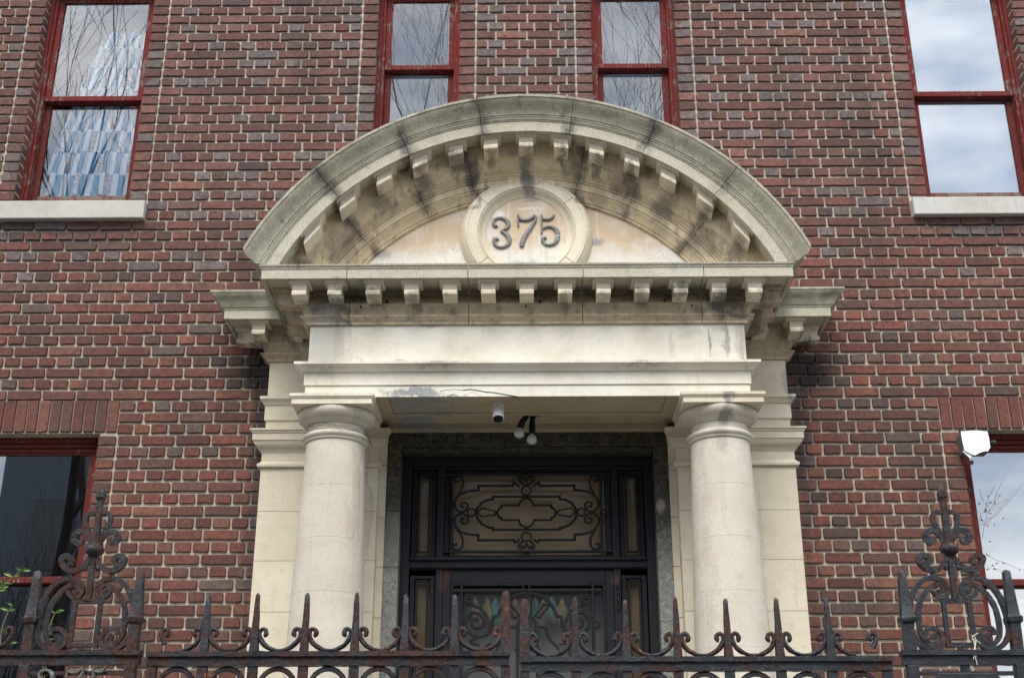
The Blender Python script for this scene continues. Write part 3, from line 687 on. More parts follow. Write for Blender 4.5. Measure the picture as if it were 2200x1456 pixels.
# --- main cornice in stones
cor=empty('main_cornice',(0,-.6,4.49),por)
MAIN=CORN+[(-.6,4.783)]
js=[-1.258,-1.03,-.335,.325,1.015,1.258]; gp=.0035
def mat_for(i): return M['corn']
MAINB=CORN[:14]+[(-.05,4.7115)]          # bed mould
MAINC=[(-.6,4.7125)]+CORN[14:]+[(-.6,4.783)]   # corona
MAINC[1]=(.07,4.7125)
for prof,mt,nm in ((MAINB,M['bed'],'bed_mould_stone'),(MAINC,M['corn'],'corona_stone')):
    pr=prof if nm[0]=='c' else prof
    pr2=[(max(o,-.05),z) for o,z in pr]
    m=MB(); m.sweep([(-1.258,-.115),(-1.258,-.70),(js[1]-gp,-.70)],pr2,SX,SY); m.build(nm,mt,cor,smooth=30)
    for a,b in zip(js[1:-2],js[2:-1]):
        m=MB(); m.sweep([(a+gp*.2,-.70),(b-gp,-.70)],pr2,SX,SY); m.build(nm,mt,cor,smooth=30)
    m=MB(); m.sweep([(js[4]+gp*.2,-.70),(1.258,-.70),(1.258,-.115)],pr2,SX,SY); m.build(nm,mt,cor,smooth=30)
m=MB(); m.box(-1.255,1.255,-.68,-.1,4.4905,4.772); m.build('cornice_core',M['bed'],cor)
by=-(.70+.070*SY)+.002
xsm=[.2205*k for k in range(-5,6)]+[-1.308,1.308]
for xx in xsm:
    m=MB(); modillion(m,xx,by,'f'); m.build('modillion',M['cream'],cor,bevel=.002)
for sgn in (-1,1):
    for yy in (-.69,-.47,-.25):
        m=MB(); modillion(m,sgn*(1.258+.068),yy,'l' if sgn<0 else 'r'); m.build('modillion',M['bed'],cor,bevel=.002)
    # cyma of the side return
    def endf(x,y,z): return (x,-(.9005+(abs(x)-1.258-.265)*1.02),z)
    pth=[(-1.258,-.10),(-1.258,-.90)]; pr=[(.20,4.7835)]+CYM+[(.20,4.868)]
    if sgn<0: m=MB(); m.sweep(pth,pr,1,1,{1:endf})
    else: m=MB(); m.sweep([(1.258,-.90),(1.258,-.10)],pr,1,1,{0:endf})
    m.build('side_cyma',M['corn'],cor,smooth=30)
# --- pediment
ped=empty('pediment',(0,-.6,4.79),por)
AC=[(.0,1.800),(.988,1.802),(.988,1.786),(.982,1.785),(.980,1.776),(.970,1.762),(.955,1.746),(.940,1.730),(.930,1.712),(.926,1.700),(.920,1.698),(.920,1.690),(.914,1.684),(.912,1.676),(.906,1.674),(.906,1.668),(.900,1.664),(.900,1.600),(.886,1.600),(.886,1.612),(.0,1.612)]
def arcsweep(prof,a0,a1,n,endfn=None,a0fn=None):
    m=MB(); rows=[]
    for i in range(n+1):
        row=[]
        for (o,r) in prof:
            s0=a0fn(o,r) if a0fn else a0; s1=endfn(o,r) if endfn else a1
            a=s0+(s1-s0)*i/n; row.append((r*sin(a),-o,A+r*cos(a)))
        rows.append(row)
    return m.rows(rows)
def aend(o,r):
    xl=1.53+max(0,(o-.90)) if o>.5 else 1.53
    if o<.5: xl=1.60
    a1=math.asin(min(1,xl/r)); a2=math.acos((4.7845-A)/r); return min(a1,a2)
joints=[-43.6,-25.7,-9.3,9.3,25.7,43.6]; gang=.0018
stones=[(None,-43.6),(-43.6,-25.7),(-25.7,-9.3),(-9.3,9.3),(9.3,25.7),(25.7,43.6),(43.6,None)]
for a,b in stones:
    kw={}; a0=R(a)+gang*.6 if a is not None else 0; a1=R(b)-gang*.6 if b is not None else 0
    if a is None: kw['a0fn']=lambda o,r:-aend(o,r)
    if b is None: kw['endfn']=aend
    arcsweep(AC,a0,a1,26,**kw).build('raking_cornice_stone',M['corn'],ped,smooth=28,rough=.0014)
TB=[(.30,1.6115),(.752,1.6115),(.752,1.503),(.742,1.501),(.734,1.492),(.728,1.475),(.716,1.455),(.706,1.446),(.700,1.445),(.700,1.436),(.690,1.434),(.684,1.424),(.676,1.418),(.672,1.416),(.672,1.405),(.667,1.4045),(.667,1.400),(.672,1.3995),(.672,1.362),(.664,1.359),(.662,1.350),(.652,1.340),(.638,1.322),(.630,1.306),(.624,1.304),(.622,1.292),(.606,1.288),(.30,1.288)]
def bend(o,r): return math.acos(min(1,(4.7845-A)/r))
js2=[-44.5,-27,-13.5,13,27,45]
st2=[(None,-44.5),(-44.5,-27),(-27,-13.5),(-13.5,13),(13,27),(27,45),(45,None)]
for a,b in st2:
    kw={}; a0=R(a)+gang*.5 if a is not None else 0; a1=R(b)-gang*.5 if b is not None else 0
    if a is None: kw['a0fn']=lambda o,r:-bend(o,r)
    if b is None: kw['endfn']=bend
    arcsweep(TB,a0,a1,20,**kw).build('arch_band_stone',M['band'],ped,smooth=28,rough=.001)
m=MB(); r=1.30; ae=math.acos((4.7845-A)/r); poly=[(r*sin(-ae+2*ae*i/48),A+r*cos(-ae+2*ae*i/48)) for i in range(49)]
m.prism(poly,-.605,-.35); m.build('tympanum_panel',M['plaster'],ped)
m=MB(); r=1.70; ae=math.acos((4.7845-A)/r); poly=[(r*sin(-ae+2*ae*i/48),A+r*cos(-ae+2*ae*i/48)) for i in range(49)]
m.prism(poly,-.345,.0); m.build('pediment_core',M['bed'],ped)
MC=5.12
m=MB(); rings=[(.400,-.60),(.400,-.618),(.394,-.626),(.388,-.640),(.378,-.652),(.370,-.660),(.366,-.661),(.364,-.6700),(.361,-.6717),(.354,-.6717),(.3535,-.669),(.351,-.669),(.3505,-.6717),(.2955,-.6717),(.295,-.668),(.2915,-.668),(.291,-.6715),(.288,-.666),(.284,-.668),(.278,-.656),(.268,-.642),(.256,-.634),(.250,-.632),(.247,-.628),(.243,-.626),(.243,-.60)]
n=96; zmin=4.7846; rows=[]
for k in range(n+1):
    a=2*PI*k/n; rows.append([(r_*cos(a),y,MC+r_*sin(a)) for r_,y in rings])
m.rows(rows,False)
me_=m.build('medallion_ring',M['cream'],ped,smooth=28)
m=MB(); m.lathey(0,MC,[(.244,-.6),(.244,-.6235)],64); m.build('medallion_plate',M['plaster'],ped)
# hairline joints of the medallion ring, as narrow sunk cuts filled dark
for a in (38,142,218,322):
    m=MB(); ca,sa=cos(R(a)),sin(R(a)); w=.0013
    p=[(.288,0),(.364,0)]
    P0=[(q*ca-w*sa*s_,MC+q*sa+w*ca*s_) for q,s_ in ((.290,-1),(.362,-1),(.362,1),(.290,1))]
    if min(z for _,z in P0)>4.79: m.prism(P0,-.6724,-.670); m.build('ring_joint',M['crack'],ped)
# arc brackets: plumb sides, tops that follow the curve
for xx in [.2115*k for k in range(-5,6)]+[-1.255,1.255]:
    r=1.612; zt=A+math.sqrt(r*r-xx*xx); sl_=-xx/math.sqrt(r*r-xx*xx)
    m=MB(); modillion(m,xx,-.750,'f',zt+.002,sl_,.086); m.build('modillion',M['cream'],ped,bevel=.002)
# --- crack in the architrave
m=MB(); cp=[(995,838),(1010,836),(1030,839),(1045,842),(1062,843),(1078,846),(1095,849),(1113,852)]
pc=[un(x,y,-.7005) for x,y in cp]
for (a,b),(c,d) in zip(pc[:-1],pc[1:]):
    m.prism([(a,b-.0024),(c,d-.0024),(c,d+.002),(a,b+.002)],-.7018,-.69)
cp=[(945,840),(960,837),(975,836),(995,838)]
pc=[un(x,y,-.7005) for x,y in cp]
for (a,b),(c,d) in zip(pc[:-1],pc[1:]): m.prism([(a,b-.0006),(c,d-.0006),(c,d+.0006),(a,b+.0006)],-.7014,-.69)
m.build('crack',M['crack'],por)
# anchors left from an old lamp
for px,py,s_ in ((831,647,.010),(1160,647,.011),(1428,645,.009)):
    x,z=un(px,py,-.757); m=MB(); m.prism([(x-s_,z),(x,z-s_),(x+s_,z),(x,z+s_)],-.760,-.745); m.build('anchor_bolt',M['grille'],por)
for px,py in ((775,658),(1130,657),(1487,655)):
    x,z=un(px,py,-.757); m=MB(); m.lathey(x,z,[(.005,-.745),(.005,-.7585)],10); m.build('drill_hole',M['crack'],por)
# --- marble surround of the door
mb=empty('marble_surround',(0,0,1.06),por)
m=MB(); m.box(-.8565,.8565,-.040,.058,3.966,4.0515); m.build('marble_header',M['marble'],mb,bevel=.002)
for sgn in (-1,1):
    zc=[1.06,1.9,2.6,3.22,3.56,3.9655] if sgn<0 else [1.06,2.0,2.9,3.60,3.9655]
    for z0,z1 in zip(zc[:-1],zc[1:]):
        m=MB(); xa,xb=sorted((sgn*.8565,sgn*.768)); m.box(xa,xb,-.040,.10,z0+.001,z1-.001); m.build('marble_slab',M['marble'],mb,bevel=.002)
m=MB(); m.box(-.7675,.7675,-.015,.098,3.932,3.9655); m.build('inner_lip',M['marble'],mb,bevel=.003)
# ================================================================== DOOR, TRANSOM, SIDELIGHTS
def door_part(name,boxes,mat='door',parent=bld,bev=.003,label=None):
    m=MB()
    for b in boxes: m.box(*b)
    return m.build(name,M[mat],parent,bevel=bev,label=label)
ZT=3.93
dfrm=door_part('door_frame',[(-.767,-.715,.075,.30,1.06,ZT),(.715,.767,.075,.30,1.06,ZT),(-.715,.715,.076,.30,3.875,ZT),
  (-.555,-.512,.09,.28,1.06,3.874),(.512,.555,.09,.28,1.06,3.874),(-.7145,.7145,.085,.29,3.235,3.300)])
door_part('moulding',[(-.712,.712,.066,.0845,3.285,3.302),(-.712,.712,.072,.0845,3.240,3.250),(-.714,.714,.092,.12,3.853,3.8745)],parent=dfrm,bev=.004)
# panes and the tan shades behind them
def lite(x0,x1,z0,z1,nm,y=.16,parent=None,shade=True):
    m=MB(); m.box(x0,x1,y,y+.004,z0,z1); o=m.build(nm,M['glass_door'],parent or bld)
    if shade: m=MB(); m.box(x0-.02,x1+.02,y+.03,y+.034,z0-.02,z1+.02); m.build('shade',M['tan'],o)
    return o
trn=door_part('transom_window',[(-.511,-.475,.11,.20,3.305,3.872),(.475,.511,.11,.20,3.305,3.872),(-.4745,.4745,.11,.20,3.842,3.872),(-.4745,.4745,.11,.20,3.3045,3.325)],bev=.004)
lite(-.48,.48,3.32,3.85,'pane',parent=trn)
for sgn in (-1,1):
    for (z0,z1) in ((3.305,3.85),(1.4,3.2)):
        xa,xb=sorted((sgn*.6975,sgn*.572)); 
        sd=door_part('sidelight',[(xa-.012,xa+.016,.11,.20,z0,z1),(xb-.016,xb+.012,.11,.20,z0,z1),(xa+.0165,xb-.0165,.11,.20,z1-.02,z1),(xa+.0165,xb-.0165,.11,.20,z0,z0+.02)],bev=.003)
        lite(xa+.014,xb-.014,z0+.01,z1-.01,'pane',parent=sd)
        m=MB(); q=[(xa+.030,z0+.035),(xb-.030,z0+.035),(xb-.030,z1-.035),(xa+.030,z1-.035)]
        m.poly([(x,.10,z) for x,z in q],.0065,6,closed=True)
        zm_=(z0+z1)/2
        for xq in (xa+.018,xb-.018): m.lathey(xq,zm_,[(.008,.092),(.011,.10),(.008,.108)],10)
        m.build('sidelight_grille',M['grille'],sd)
# door leaf
leaf=door_part('door',[(-.511,-.462,.10,.15,1.07,3.232),(.462,.511,.10,.15,1.07,3.232),(-.4615,.4615,.10,.15,3.150,3.232),(-.4615,.4615,.10,.15,1.07,1.5)],label='black entrance door with an iron scroll grille over its glass')
door_part('panel_moulding',[(-.4615,-.447,.094,.12,1.5,3.149),(.447,.4615,.094,.12,1.5,3.149),(-.446,.446,.094,.12,3.135,3.149)],parent=leaf)
lite(-.45,.45,1.5,3.14,'pane',y=.13,parent=leaf,shade=False)
m=MB(); m.box(.4,.0,0,0,0,0) if False else None
m=MB(); m.box(-.47,.47,.30,.304,1.4,3.15); m.build('shade',M['doorshade'],leaf)
hg=MB(); hx=.536; hg.lathe(hx,.085,[(.004,2.985),(.009,2.99),(.009,3.0),(.006,3.003)],10); 
hg.lathe(hx,.085,[(.0075,3.01),(.0075,3.045),(.009,3.047),(.0075,3.05),(.0075,3.085),(.009,3.087),(.0075,3.09),(.0075,3.125),(.009,3.127),(.006,3.13),(.007,3.14),(.003,3.146)],10)
hg.build('hinge',M['iron'],leaf,smooth=40)
# room behind the door: a dim lobby with its own inner wall
m=MB(); m.box(-1.2,1.2,2.2,2.25,1.0,4.3); m.box(-1.25,-1.2,.362,2.2,1.0,4.3); m.box(1.2,1.25,.362,2.2,1.0,4.3); m.box(-1.2,1.2,.362,2.2,.98,1.0); m.box(-1.2,1.2,.362,2.2,4.3,4.35)
m.build('lobby',M['shade'],bld)
# transom grille: traced in world metres about x = -0.005 on the plane y = .05
GX=-.008; GZ=3.566; gy=.095
def gp_(px,py):
    x,z=un(840+px/3.793,980+py/3.793,gy); return (x,z)
def bar(m,pts,r=.0062,closed=False,mirror=True,sm=0):
    r*=1.28
    q=[gp_(*p) for p in pts]
    if sm: q=smoothpts(q,sm)
    fn=m.tube if sm else m.poly
    fn([(x,gy,z) for x,z in q],r,6,closed=closed)
    if mirror: fn([(2*GX-x,gy,z) for x,z in q],r,6,closed=closed)
tg=MB()
def seg(a,b,r=.0062,mi=True): bar(tg,[a,b],r,mirror=mi)
bar(tg,[(430,148),(1103,148)],.0075); bar(tg,[(420,776),(1103,776)],.0075)
bar(tg,[(500,100),(490,822)],.0065)
# outer figure (upper left quarter, lower left quarter)
bar(tg,[(1040,240),(1000,215),(990,240),(712,240),(712,275),(660,280)],sm=0)
bar(tg,[(660,280),(600,290),(545,320),(515,375),(520,420),(560,455),(600,450),(630,410),(620,380),(590,370),(568,392),(580,415),(597,405)],.0055,sm=2)
bar(tg,[(545,320),(575,270),(590,220),(585,180),(560,162),(530,170),(518,195),(535,212),(548,198)],.0055,sm=2)
bar(tg,[(1040,680),(1010,700),(1000,680),(712,682),(712,640),(660,636)],sm=0)
bar(tg,[(660,636),(590,625),(540,590),(512,530),(520,490),(560,466),(600,470),(632,505),(622,540),(590,548),(568,525),(580,500),(597,510)],.0055,sm=2)
bar(tg,[(540,590),(575,640),(588,690),(580,740),(555,760),(522,758),(505,735),(518,712),(540,718)],.0055,sm=2)
# rings
def ring(px,py,rr,n=20,mi=False,r=.0055):
    x,z=gp_(px,py); tg.tube([(x+rr*cos(2*PI*k/n),gy,z+rr*sin(2*PI*k/n)) for k in range(n)],r,6,closed=True)
    if mi: tg.tube([(2*GX-x+rr*cos(2*PI*k/n),gy,z+rr*sin(2*PI*k/n)) for k in range(n)],r,6,closed=True)
ring(1103,278,.029); ring(1103,655,.029); ring(655,457,.024,mi=True); ring(463,457,.018,mi=True,r=.006); ring(1103,108,.016); ring(1103,806,.016)
for s0,s1 in ((1,0),(-1,1)):
    yy=(lambda v:v) if s0>0 else (lambda v:915-v)
    bar(tg,[(1103,yy(232)),(1075,yy(225)),(1045,yy(200)),(1038,yy(175)),(1058,yy(160)),(1072,yy(180)),(1060,yy(192))],.0055,sm=2)
    bar(tg,[(1103,yy(200)),(1085,yy(170))],.0055)
# middle and inner figures
bar(tg,[(1103,328),(830,328),(830,350),(790,353),(735,380),(700,430),(695,457),(705,505),(740,550),(800,578),(830,580),(830,596),(1103,596)],.006)
bar(tg,[(1103,335),(1060,360),(1042,398),(900,398),(900,418),(880,425),(862,457),(880,495),(900,500),(900,518),(1040,518),(1055,555),(1103,580)],.0055)
bar(tg,[(705,457),(735,422),(845,440),(850,475),(745,492),(705,457)],.004)
tg.build('transom_grille',M['grille'],trn,smooth=50)
# door grille, traced the same way
def dp(px,py): return un(940+px/5.5,1220+py/5.5,.085)
dg=MB(); DX=-.006
def dbar(pts,r=.006,mirror=True,sm=1,closed=False):
    r*=1.15
    q=[dp(*p) for p in pts]; q=smoothpts(q,sm) if sm else q
    fn=dg.tube if sm else dg.poly
    fn([(x,.085,z) for x,z in q],r,6,closed=closed)
    if mirror: fn([(2*DX-x,.085,z) for x,z in q],r,6,closed=closed)
dbar([(205,262),(1048,262)],.009,sm=0); dbar([(285,170),(275,1300)],.008,sm=0); dbar([(205,262),(240,262)],.01,sm=0)
x,z=dp(1048,220); dg.tube([(x+.019*cos(2*PI*k/18),.085,z+.019*sin(2*PI*k/18)) for k in range(18)],.007,6,closed=True)
for q in (1875,): 
    x,z=dp(q,665); dg.tube([(x+.018*cos(2*PI*k/18),.085,z+.018*sin(2*PI*k/18)) for k in range(18)],.007,6,closed=True)
dbar([(1048,290),(950,300),(850,350),(770,430),(725,520),(715,565)],.008)
dbar([(715,565),(655,565),(650,640),(630,720),(580,790),(480,810),(380,770),(330,680),(330,600),(380,530),(450,515),(530,560),(550,640),(510,700),(440,710),(400,660),(410,600),(460,590),(480,630)],.0085,sm=2)
dbar([(480,820),(400,840),(380,870),(430,895),(500,905)],.007)
dbar([(360,340),(375,360),(350,355),(345,330),(375,310),(405,340),(400,380),(350,410)],.006,sm=2)
dbar([(320,380),(360,412),(430,415),(430,450),(480,460),(550,510),(590,580),(600,650)],.0075,sm=1)
dbar([(1048,570),(1000,575),(960,620),(945,690),(945,1300)],.008); dbar([(940,690),(835,690),(830,760),(790,850),(720,910),(690,970)],.007)
dbar([(870,430),(960,560),(920,590),(800,440),(870,430)],.0055,sm=0); dbar([(1048,310),(1000,330),(1015,400),(1010,540)],.005,sm=0)
dbar([(920,960),(1048,960)],.007,sm=0); dbar([(560,1200),(560,940),(600,890),(690,900)],.006)
dg.build('door_grille',M['grille'],leaf,smooth=50)
# tinsel garland behind the door glass
gar=empty('tinsel_garland',(0,.17,3.0)); tag(gar,'shiny garland of pink, yellow and teal tinsel tufts behind the door glass','garland')
gr=random.Random(3)
for i,(px,kk,s_) in enumerate([(430,0,1.1),(580,1,1.0),(680,2,1.1),(760,0,.6),(910,0,1.0),(1060,1,.7),(1160,2,1.0),(1250,0,1.2),(1370,0,.9),(1470,1,1.15),(1620,2,.9),(1350,2,.8)]):
    m=MB()
    x,z=dp(px,330); y=.175+.02*gr.random()
    for k in range(60):
        w=gr.gauss(0,.014)*s_; ln=(.07+.10*gr.random())*s_*(1-abs(w)*5); 
        a=(x,y,z+.02); b=(x+w*.6,y+gr.uniform(-.01,.01),z-ln*.4); c_=(x+w*1.5,y+gr.uniform(-.012,.012),z-ln)
        m.tube([a,b,c_],[.0009,.0024,.0008],3)
    m.build('tinsel_tuft',M['tinsel'][kk],gar)
m=MB()
for k in range(26):
    px=gr.choice([320,600,700,690,740,1190,1250,1290,1310,1480,1410,1740,1300,1120]); py=gr.gauss(540,90) if px>400 else 400
    x,z=dp(px+gr.gauss(0,14),py); m.lathey(x,z,[(.0015,.165),(.003,.168),(.0015,.171)],6)
m.build('green_sequins',M['tinsel'][3],gar,kind='stuff')
# ================================================================== THINGS ON THE PORTICO
def ribbon(pts,y0,y1,m,bev=.0025,n=5):
    # a stroke of changing width, rounded front
    P_=smoothpts([tuple(p) for p in pts],2)
    left=[];right=[]
    for i,p in enumerate(P_):
        a=P_[max(i-1,0)]; b=P_[min(i+1,len(P_)-1)]; dx,dz=b[0]-a[0],b[1]-a[1]; l=math.hypot(dx,dz) or 1; nx,nz=-dz/l,dx/l
        left.append((p[0]+nx*p[2]/2,p[1]+nz*p[2]/2)); right.append((p[0]-nx*p[2]/2,p[1]-nz*p[2]/2))
    rows=[]
    for i,p in enumerate(P_):
        l,r_=left[i],right[i]; ml=lambda t:(l[0]+(r_[0]-l[0])*t, l[1]+(r_[1]-l[1])*t)
        rows.append([(l[0],y1,l[1]),(l[0],y0+bev,l[1]),(ml(.16)[0],y0,ml(.16)[1]),(ml(.84)[0],y0,ml(.84)[1]),(r_[0],y0+bev,r_[1]),(r_[0],y1,r_[1])])
    m.rows(rows)
DIG={'3':[[(768,735,20),(745,742,48),(722,715,44),(722,675,42),(750,645,38),(800,636,34),(855,655,58),(888,710,66),(868,765,52),(800,800,14)],[(795,800,14),(850,820,58),(893,880,70),(888,945,66),(840,988,48),(780,990,42),(735,955,48),(725,905,54),(752,880,52),(778,900,26)]],
 '7':[[(988,742,28),(985,680,30),(988,605,32)],[(985,640,40),(1030,668,44),(1090,668,44),(1140,640,46),(1160,615,52),(1170,612,40)],[(1182,620,24),(1170,680,44),(1120,760,54),(1062,850,62),(1032,920,68),(1026,955,74),(1026,985,60)]],
 '5':[[(1238,828,28),(1240,720,28),(1238,604,24)],[(1238,650,36),(1300,664,44),(1350,645,44),(1375,605,20)],[(1245,778,16),(1285,748,36),(1345,745,44),(1400,785,64),(1415,860,66),(1390,935,60),(1325,972,44),(1262,950,44),(1240,905,50),(1262,872,46),(1288,885,26)]]}
def digits(parent,name,x0,zb,k,yf,yb,mat,spread=1.0,wk=.72):
    for d in '375':
        m=MB(); cx={'3':815,'7':1080,'5':1330}[d]
        for st_ in DIG[d]: ribbon([((x-cx)*k+(cx-1075)*k*spread+x0,zb+(1005-y)*k,w*k*wk) for x,y,w in st_],yf,yb,m)
        m.build('digit',mat,parent,smooth=45)
hn=empty('house_number',(0,-.63,5.0)); tag(hn,'bronze numerals 375 in the round medallion of the pediment','house number')
digits(hn,'digit',0,5.018,.000565,-.6365,-.6236,M['bronze'])
# security camera
sc=empty('security_camera',(-.166,-.54,4.059)); tag(sc,'small white round security camera under the portico beam','camera')
m=MB(); m.lathe(-.166,-.545,[(.034,4.0585),(.034,4.046),(.026,4.040),(.012,4.036)],28); m.build('mount',M['white'],sc,smooth=40)
m=MB(); m.tube([(-.166,-.545,4.040),(-.166,-.553,4.030),(-.166,-.556,4.022),(-.166,-.585,3.962),(-.166,-.588,3.955)],[.012,.026,.031,.0335,.033],26); m.build('body',M['white'],sc,smooth=40)
m=MB(); m.tube([(-.166,-.5875,3.9565),(-.166,-.590,3.951)],[.030,.029],26); m.build('lens',M['blackgl'],sc,smooth=40)
# twin lamp
la=empty('porch_light',(.02,-.30,4.088)); tag(la,'old twin bulb porch light hanging under the portico ceiling','light')
m=MB(); m.lathe(.022,-.30,[(.058,4.0875),(.058,4.080),(.045,4.070),(.02,4.066)],24); m.build('canopy',M['greym'],la,smooth=40)
for (dx,dy,xe,ze,mt) in ((-.012,-.31,-.045,3.985,0),(.03,-.29,.028,3.952,1)):
    m=MB(); m.tube([(dx+.01,dy,4.072),(dx,dy-.005,4.05),((dx+xe)/2,dy-.01,(4.05+ze)/2+.01),(xe,dy-.015,ze)],[.010,.016,.019,.020],14); m.build('socket',M['grille'],la,smooth=40)
    m=MB(); pr=[]
    c0=Vector((xe,dy-.016,ze)); ax=Vector((-.10 if mt==0 else -.05,-.05,-1)).normalized()
    m.tube([c0+ax*t_ for t_ in (0,.008,.016,.026,.040,.052,.060,.064)],[.013,.016,.024,.029,.031,.027,.016,.003],18); m.build('bulb',M['bulb'],la,smooth=60)
# wire round the left capital
m=MB(); rw=random.Random(5)
for k in range(4):
    p=[]
    for i in range(15):
        a=R(-150+i*11+k*4); z=3.905-.012*k-.055*(i/14)**1.3+rw.uniform(-.004,.004); rr=.171+.006*k+(.02 if i>11 else 0); p.append((-1.10+rr*cos(a),-.535+rr*sin(a),z))
    m.tube(p,.0012,4)
m.build('wire',M['wire']); tag(bpy.data.objects['wire'],'loose thin wire wound round the neck of the left column','wire')
# lamp in the window corner
fl=empty('wrapped_floodlight',(2.70,-.06,3.90)); tag(fl,'small light wrapped in white plastic at the top corner of the lower right window','light')
x0,zt_=un(2064,926,-.10); x1,_=un(2121,926,-.10); _,zb_=un(2070,968,-.10); _,zb2=un(2120,960,-.10)
m=MB(); nx=9; rows=[]
for j in range(6):
    row=[]
    for i in range(nx):
        u_=i/(nx-1); v_=j/5; zlow=[zb_,zb_-.012,zb_-.024,zb_-.030,zb_-.018,zb_-.012,zb_-.005,zb_-.004,zb2][i]
        row.append((x0+(x1-x0)*u_+.006*v_,-.10+.012*sin(u_*PI)*-1+.004*sin(9*u_+5*v_),zt_+(zlow-zt_)*v_))
    rows.append(row)
for a,b in zip(rows[:-1],rows[1:]):
    for i in range(nx-1): m.add([a[i],a[i+1],b[i+1],b[i]],[(0,1,2,3)])
m.build('plastic_wrap',M['film'],fl,smooth=50)
m=MB(); m.box(x0+.004,x1-.004,-.088,.0,zb_-.008,zt_-.003); m.build('housing',M['greym'],fl,bevel=.008)
m=MB(); xa,za=un(2136,950,-.07); m.tube([(x1-.006,-.06,za),(xa-.004,-.07,za),(xa,-.072,za),(xa+.008,-.074,za-.002)],[.008,.014,.017,.010],14); m.build('sensor',M['farglass'],fl,smooth=50)
m=MB(); xa,za=un(2068,968,-.1); m.prism([(xa,za),(xa+.040,za-.045),(xa+.055,za-.03),(xa+.02,za-.005)],-.096,-.092); m.build('torn_flap',M['film'],fl)
# curtain
def curtain():
    nx,nz=110,40; V=[];F=[];UV=[]
    for j in range(nz+1):
        v_=j/nz; z=5.86+(7.25-5.86)*v_
        xl=-3.37+.30*v_**1.3; xr=-2.70-.01*v_
        top=7.10+.10*abs(sin(5))
        for i in range(nx+1):
            u_=i/nx; x=xl+(xr-xl)*u_; y=.222+.014*sin(u_*46+1.2*sin(v_*2))+.012*sin(u_*23+2)
            V.append((x,y,z-(.06*abs(sin(u_*PI*3.5)) if j==nz else 0)+0)); UV.append((u_,v_))
    for j in range(nz):
        for i in range(nx): a=j*(nx+1)+i; F.append((a,a+1,a+nx+2,a+nx+1))
    me=bpy.data.meshes.new('curtain'); o=Vector((-3.03,.235,5.86)); me.from_pydata([(p[0]-o.x,p[1]-o.y,p[2]-o.z) for p in V],[],F); me.materials.append(M['curtain'])
    uvl=me.uv_layers.new(name='uv')
    for l in me.loops: uvl.data[l.index].uv=UV[l.vertex_index]
    for p in me.polygons: p.use_smooth=True
    ob=bpy.data.objects.new('curtain',me); col.objects.link(ob); ob.location=o
    tag(ob,'blue and white block patterned curtain behind the upper left window','curtain')
curtain()
# ================================================================== FENCE
YF=-3.4
def jit(m,r=.0012): m.v=[tuple(Vector(p)+mnoise.noise_vector(Vector(p)*55)*r*1.6+mnoise.noise_vector(Vector(p)*160)*r) for p in m.v]; return m
def densebox(m,x0,x1,y0,y1,z0,z1,n):
    rows=[]
    for i in range(n+1):
        x=x0+(x1-x0)*i/n; rows.append([(x,y0,z0),(x,y0,(z0+z1)/2),(x,y0,z1),(x,(y0+y1)/2,z1),(x,y1,z1),(x,y1,z0),(x,(y0+y1)/2,z0)])
    m.rows(rows)
def rail(parent,xa,xb,zt,mat,nm='top_rail'):
    m=MB(); n=int((xb-xa)/.02)
    densebox(m,xa,xb,YF-.024,YF+.024,zt-.016,zt,n); jit(m,.0010); m.build(nm,mat,parent,smooth=50)
    m=MB(); densebox(m,xa+.004,xb-.004,YF-.015,YF+.015,zt-.044,zt-.0165,n); jit(m,.0016); m.build('under_rail',mat,parent,smooth=50)
def spike(parent,x,zt,h,w0,w1,mat):
    m=MB(); rows=[]
    zz=[0,.2,.4,.6,.8,.96]
    for t_ in zz:
        w=(w0+(w1-w0)*t_)/2; rows.append([(x-w,YF-w,zt+h*t_),(x,YF-w*1.02,zt+h*t_),(x+w,YF-w,zt+h*t_),(x+w,YF+w,zt+h*t_),(x-w,YF+w,zt+h*t_)])
    w=w1*.2; rows.append([(x-w,YF-w,zt+h),(x,YF-w,zt+h),(x+w,YF-w,zt+h),(x+w,YF+w,zt+h),(x-w,YF+w,zt+h)])
    m.rows(rows); jit(m,.0011); m.build('spike',mat,parent,smooth=60)
def scrollarm(parent,x,zt,sg,span,mat,broken=False):
    pts=[(span/2,.006,.0050),(span/2-.015,.006,.0060),(span/2-.032,.012,.0075),(.028,.026,.0085),(.018,.042,.0080),(.0135,.056,.0075),(.0155,.068,.0070),(.024,.0745,.0068),(.033,.070,.0070),(.0365,.061,.0075),(.034,.053,.0078),(.028,.0515,.006)]
    if broken: pts=pts[3:]
    q=smoothpts([(a,b,c) for a,b,c in pts],2)
    m=MB(); m.tube([(x+sg*a,YF,zt+b) for a,b,c in q],[c for a,b,c in q],8,flat=1.15); jit(m,.0011); m.build('scroll',mat,parent,smooth=60)
def bars_below(parent,xsb,zt,mat,circ=True):
    for x in xsb:
        m=MB(); m.box(x-.015,x+.015,YF-.011,YF+.011,.25,zt-.0445); m.build('upright',mat,parent)
    if circ:
        for a,b in zip(xsb[:-1],xsb[1:]):
            cx=(a+b)/2; rr=min((b-a)/2-.024,.060)
            m=MB(); m.tube([(cx+rr*cos(2*PI*k/24),YF,zt-.052-rr+rr*sin(2*PI*k/24)) for k in range(24)],.0085,6,closed=True); m.build('ring',mat,parent,smooth=60)
    m=MB(); m.box(xsb[0],xsb[-1],YF-.012,YF+.012,zt-.21,zt-.186); m.box(xsb[0],xsb[-1],YF-.015,YF+.015,.25,.29); m.build('lower_rail',mat,parent)
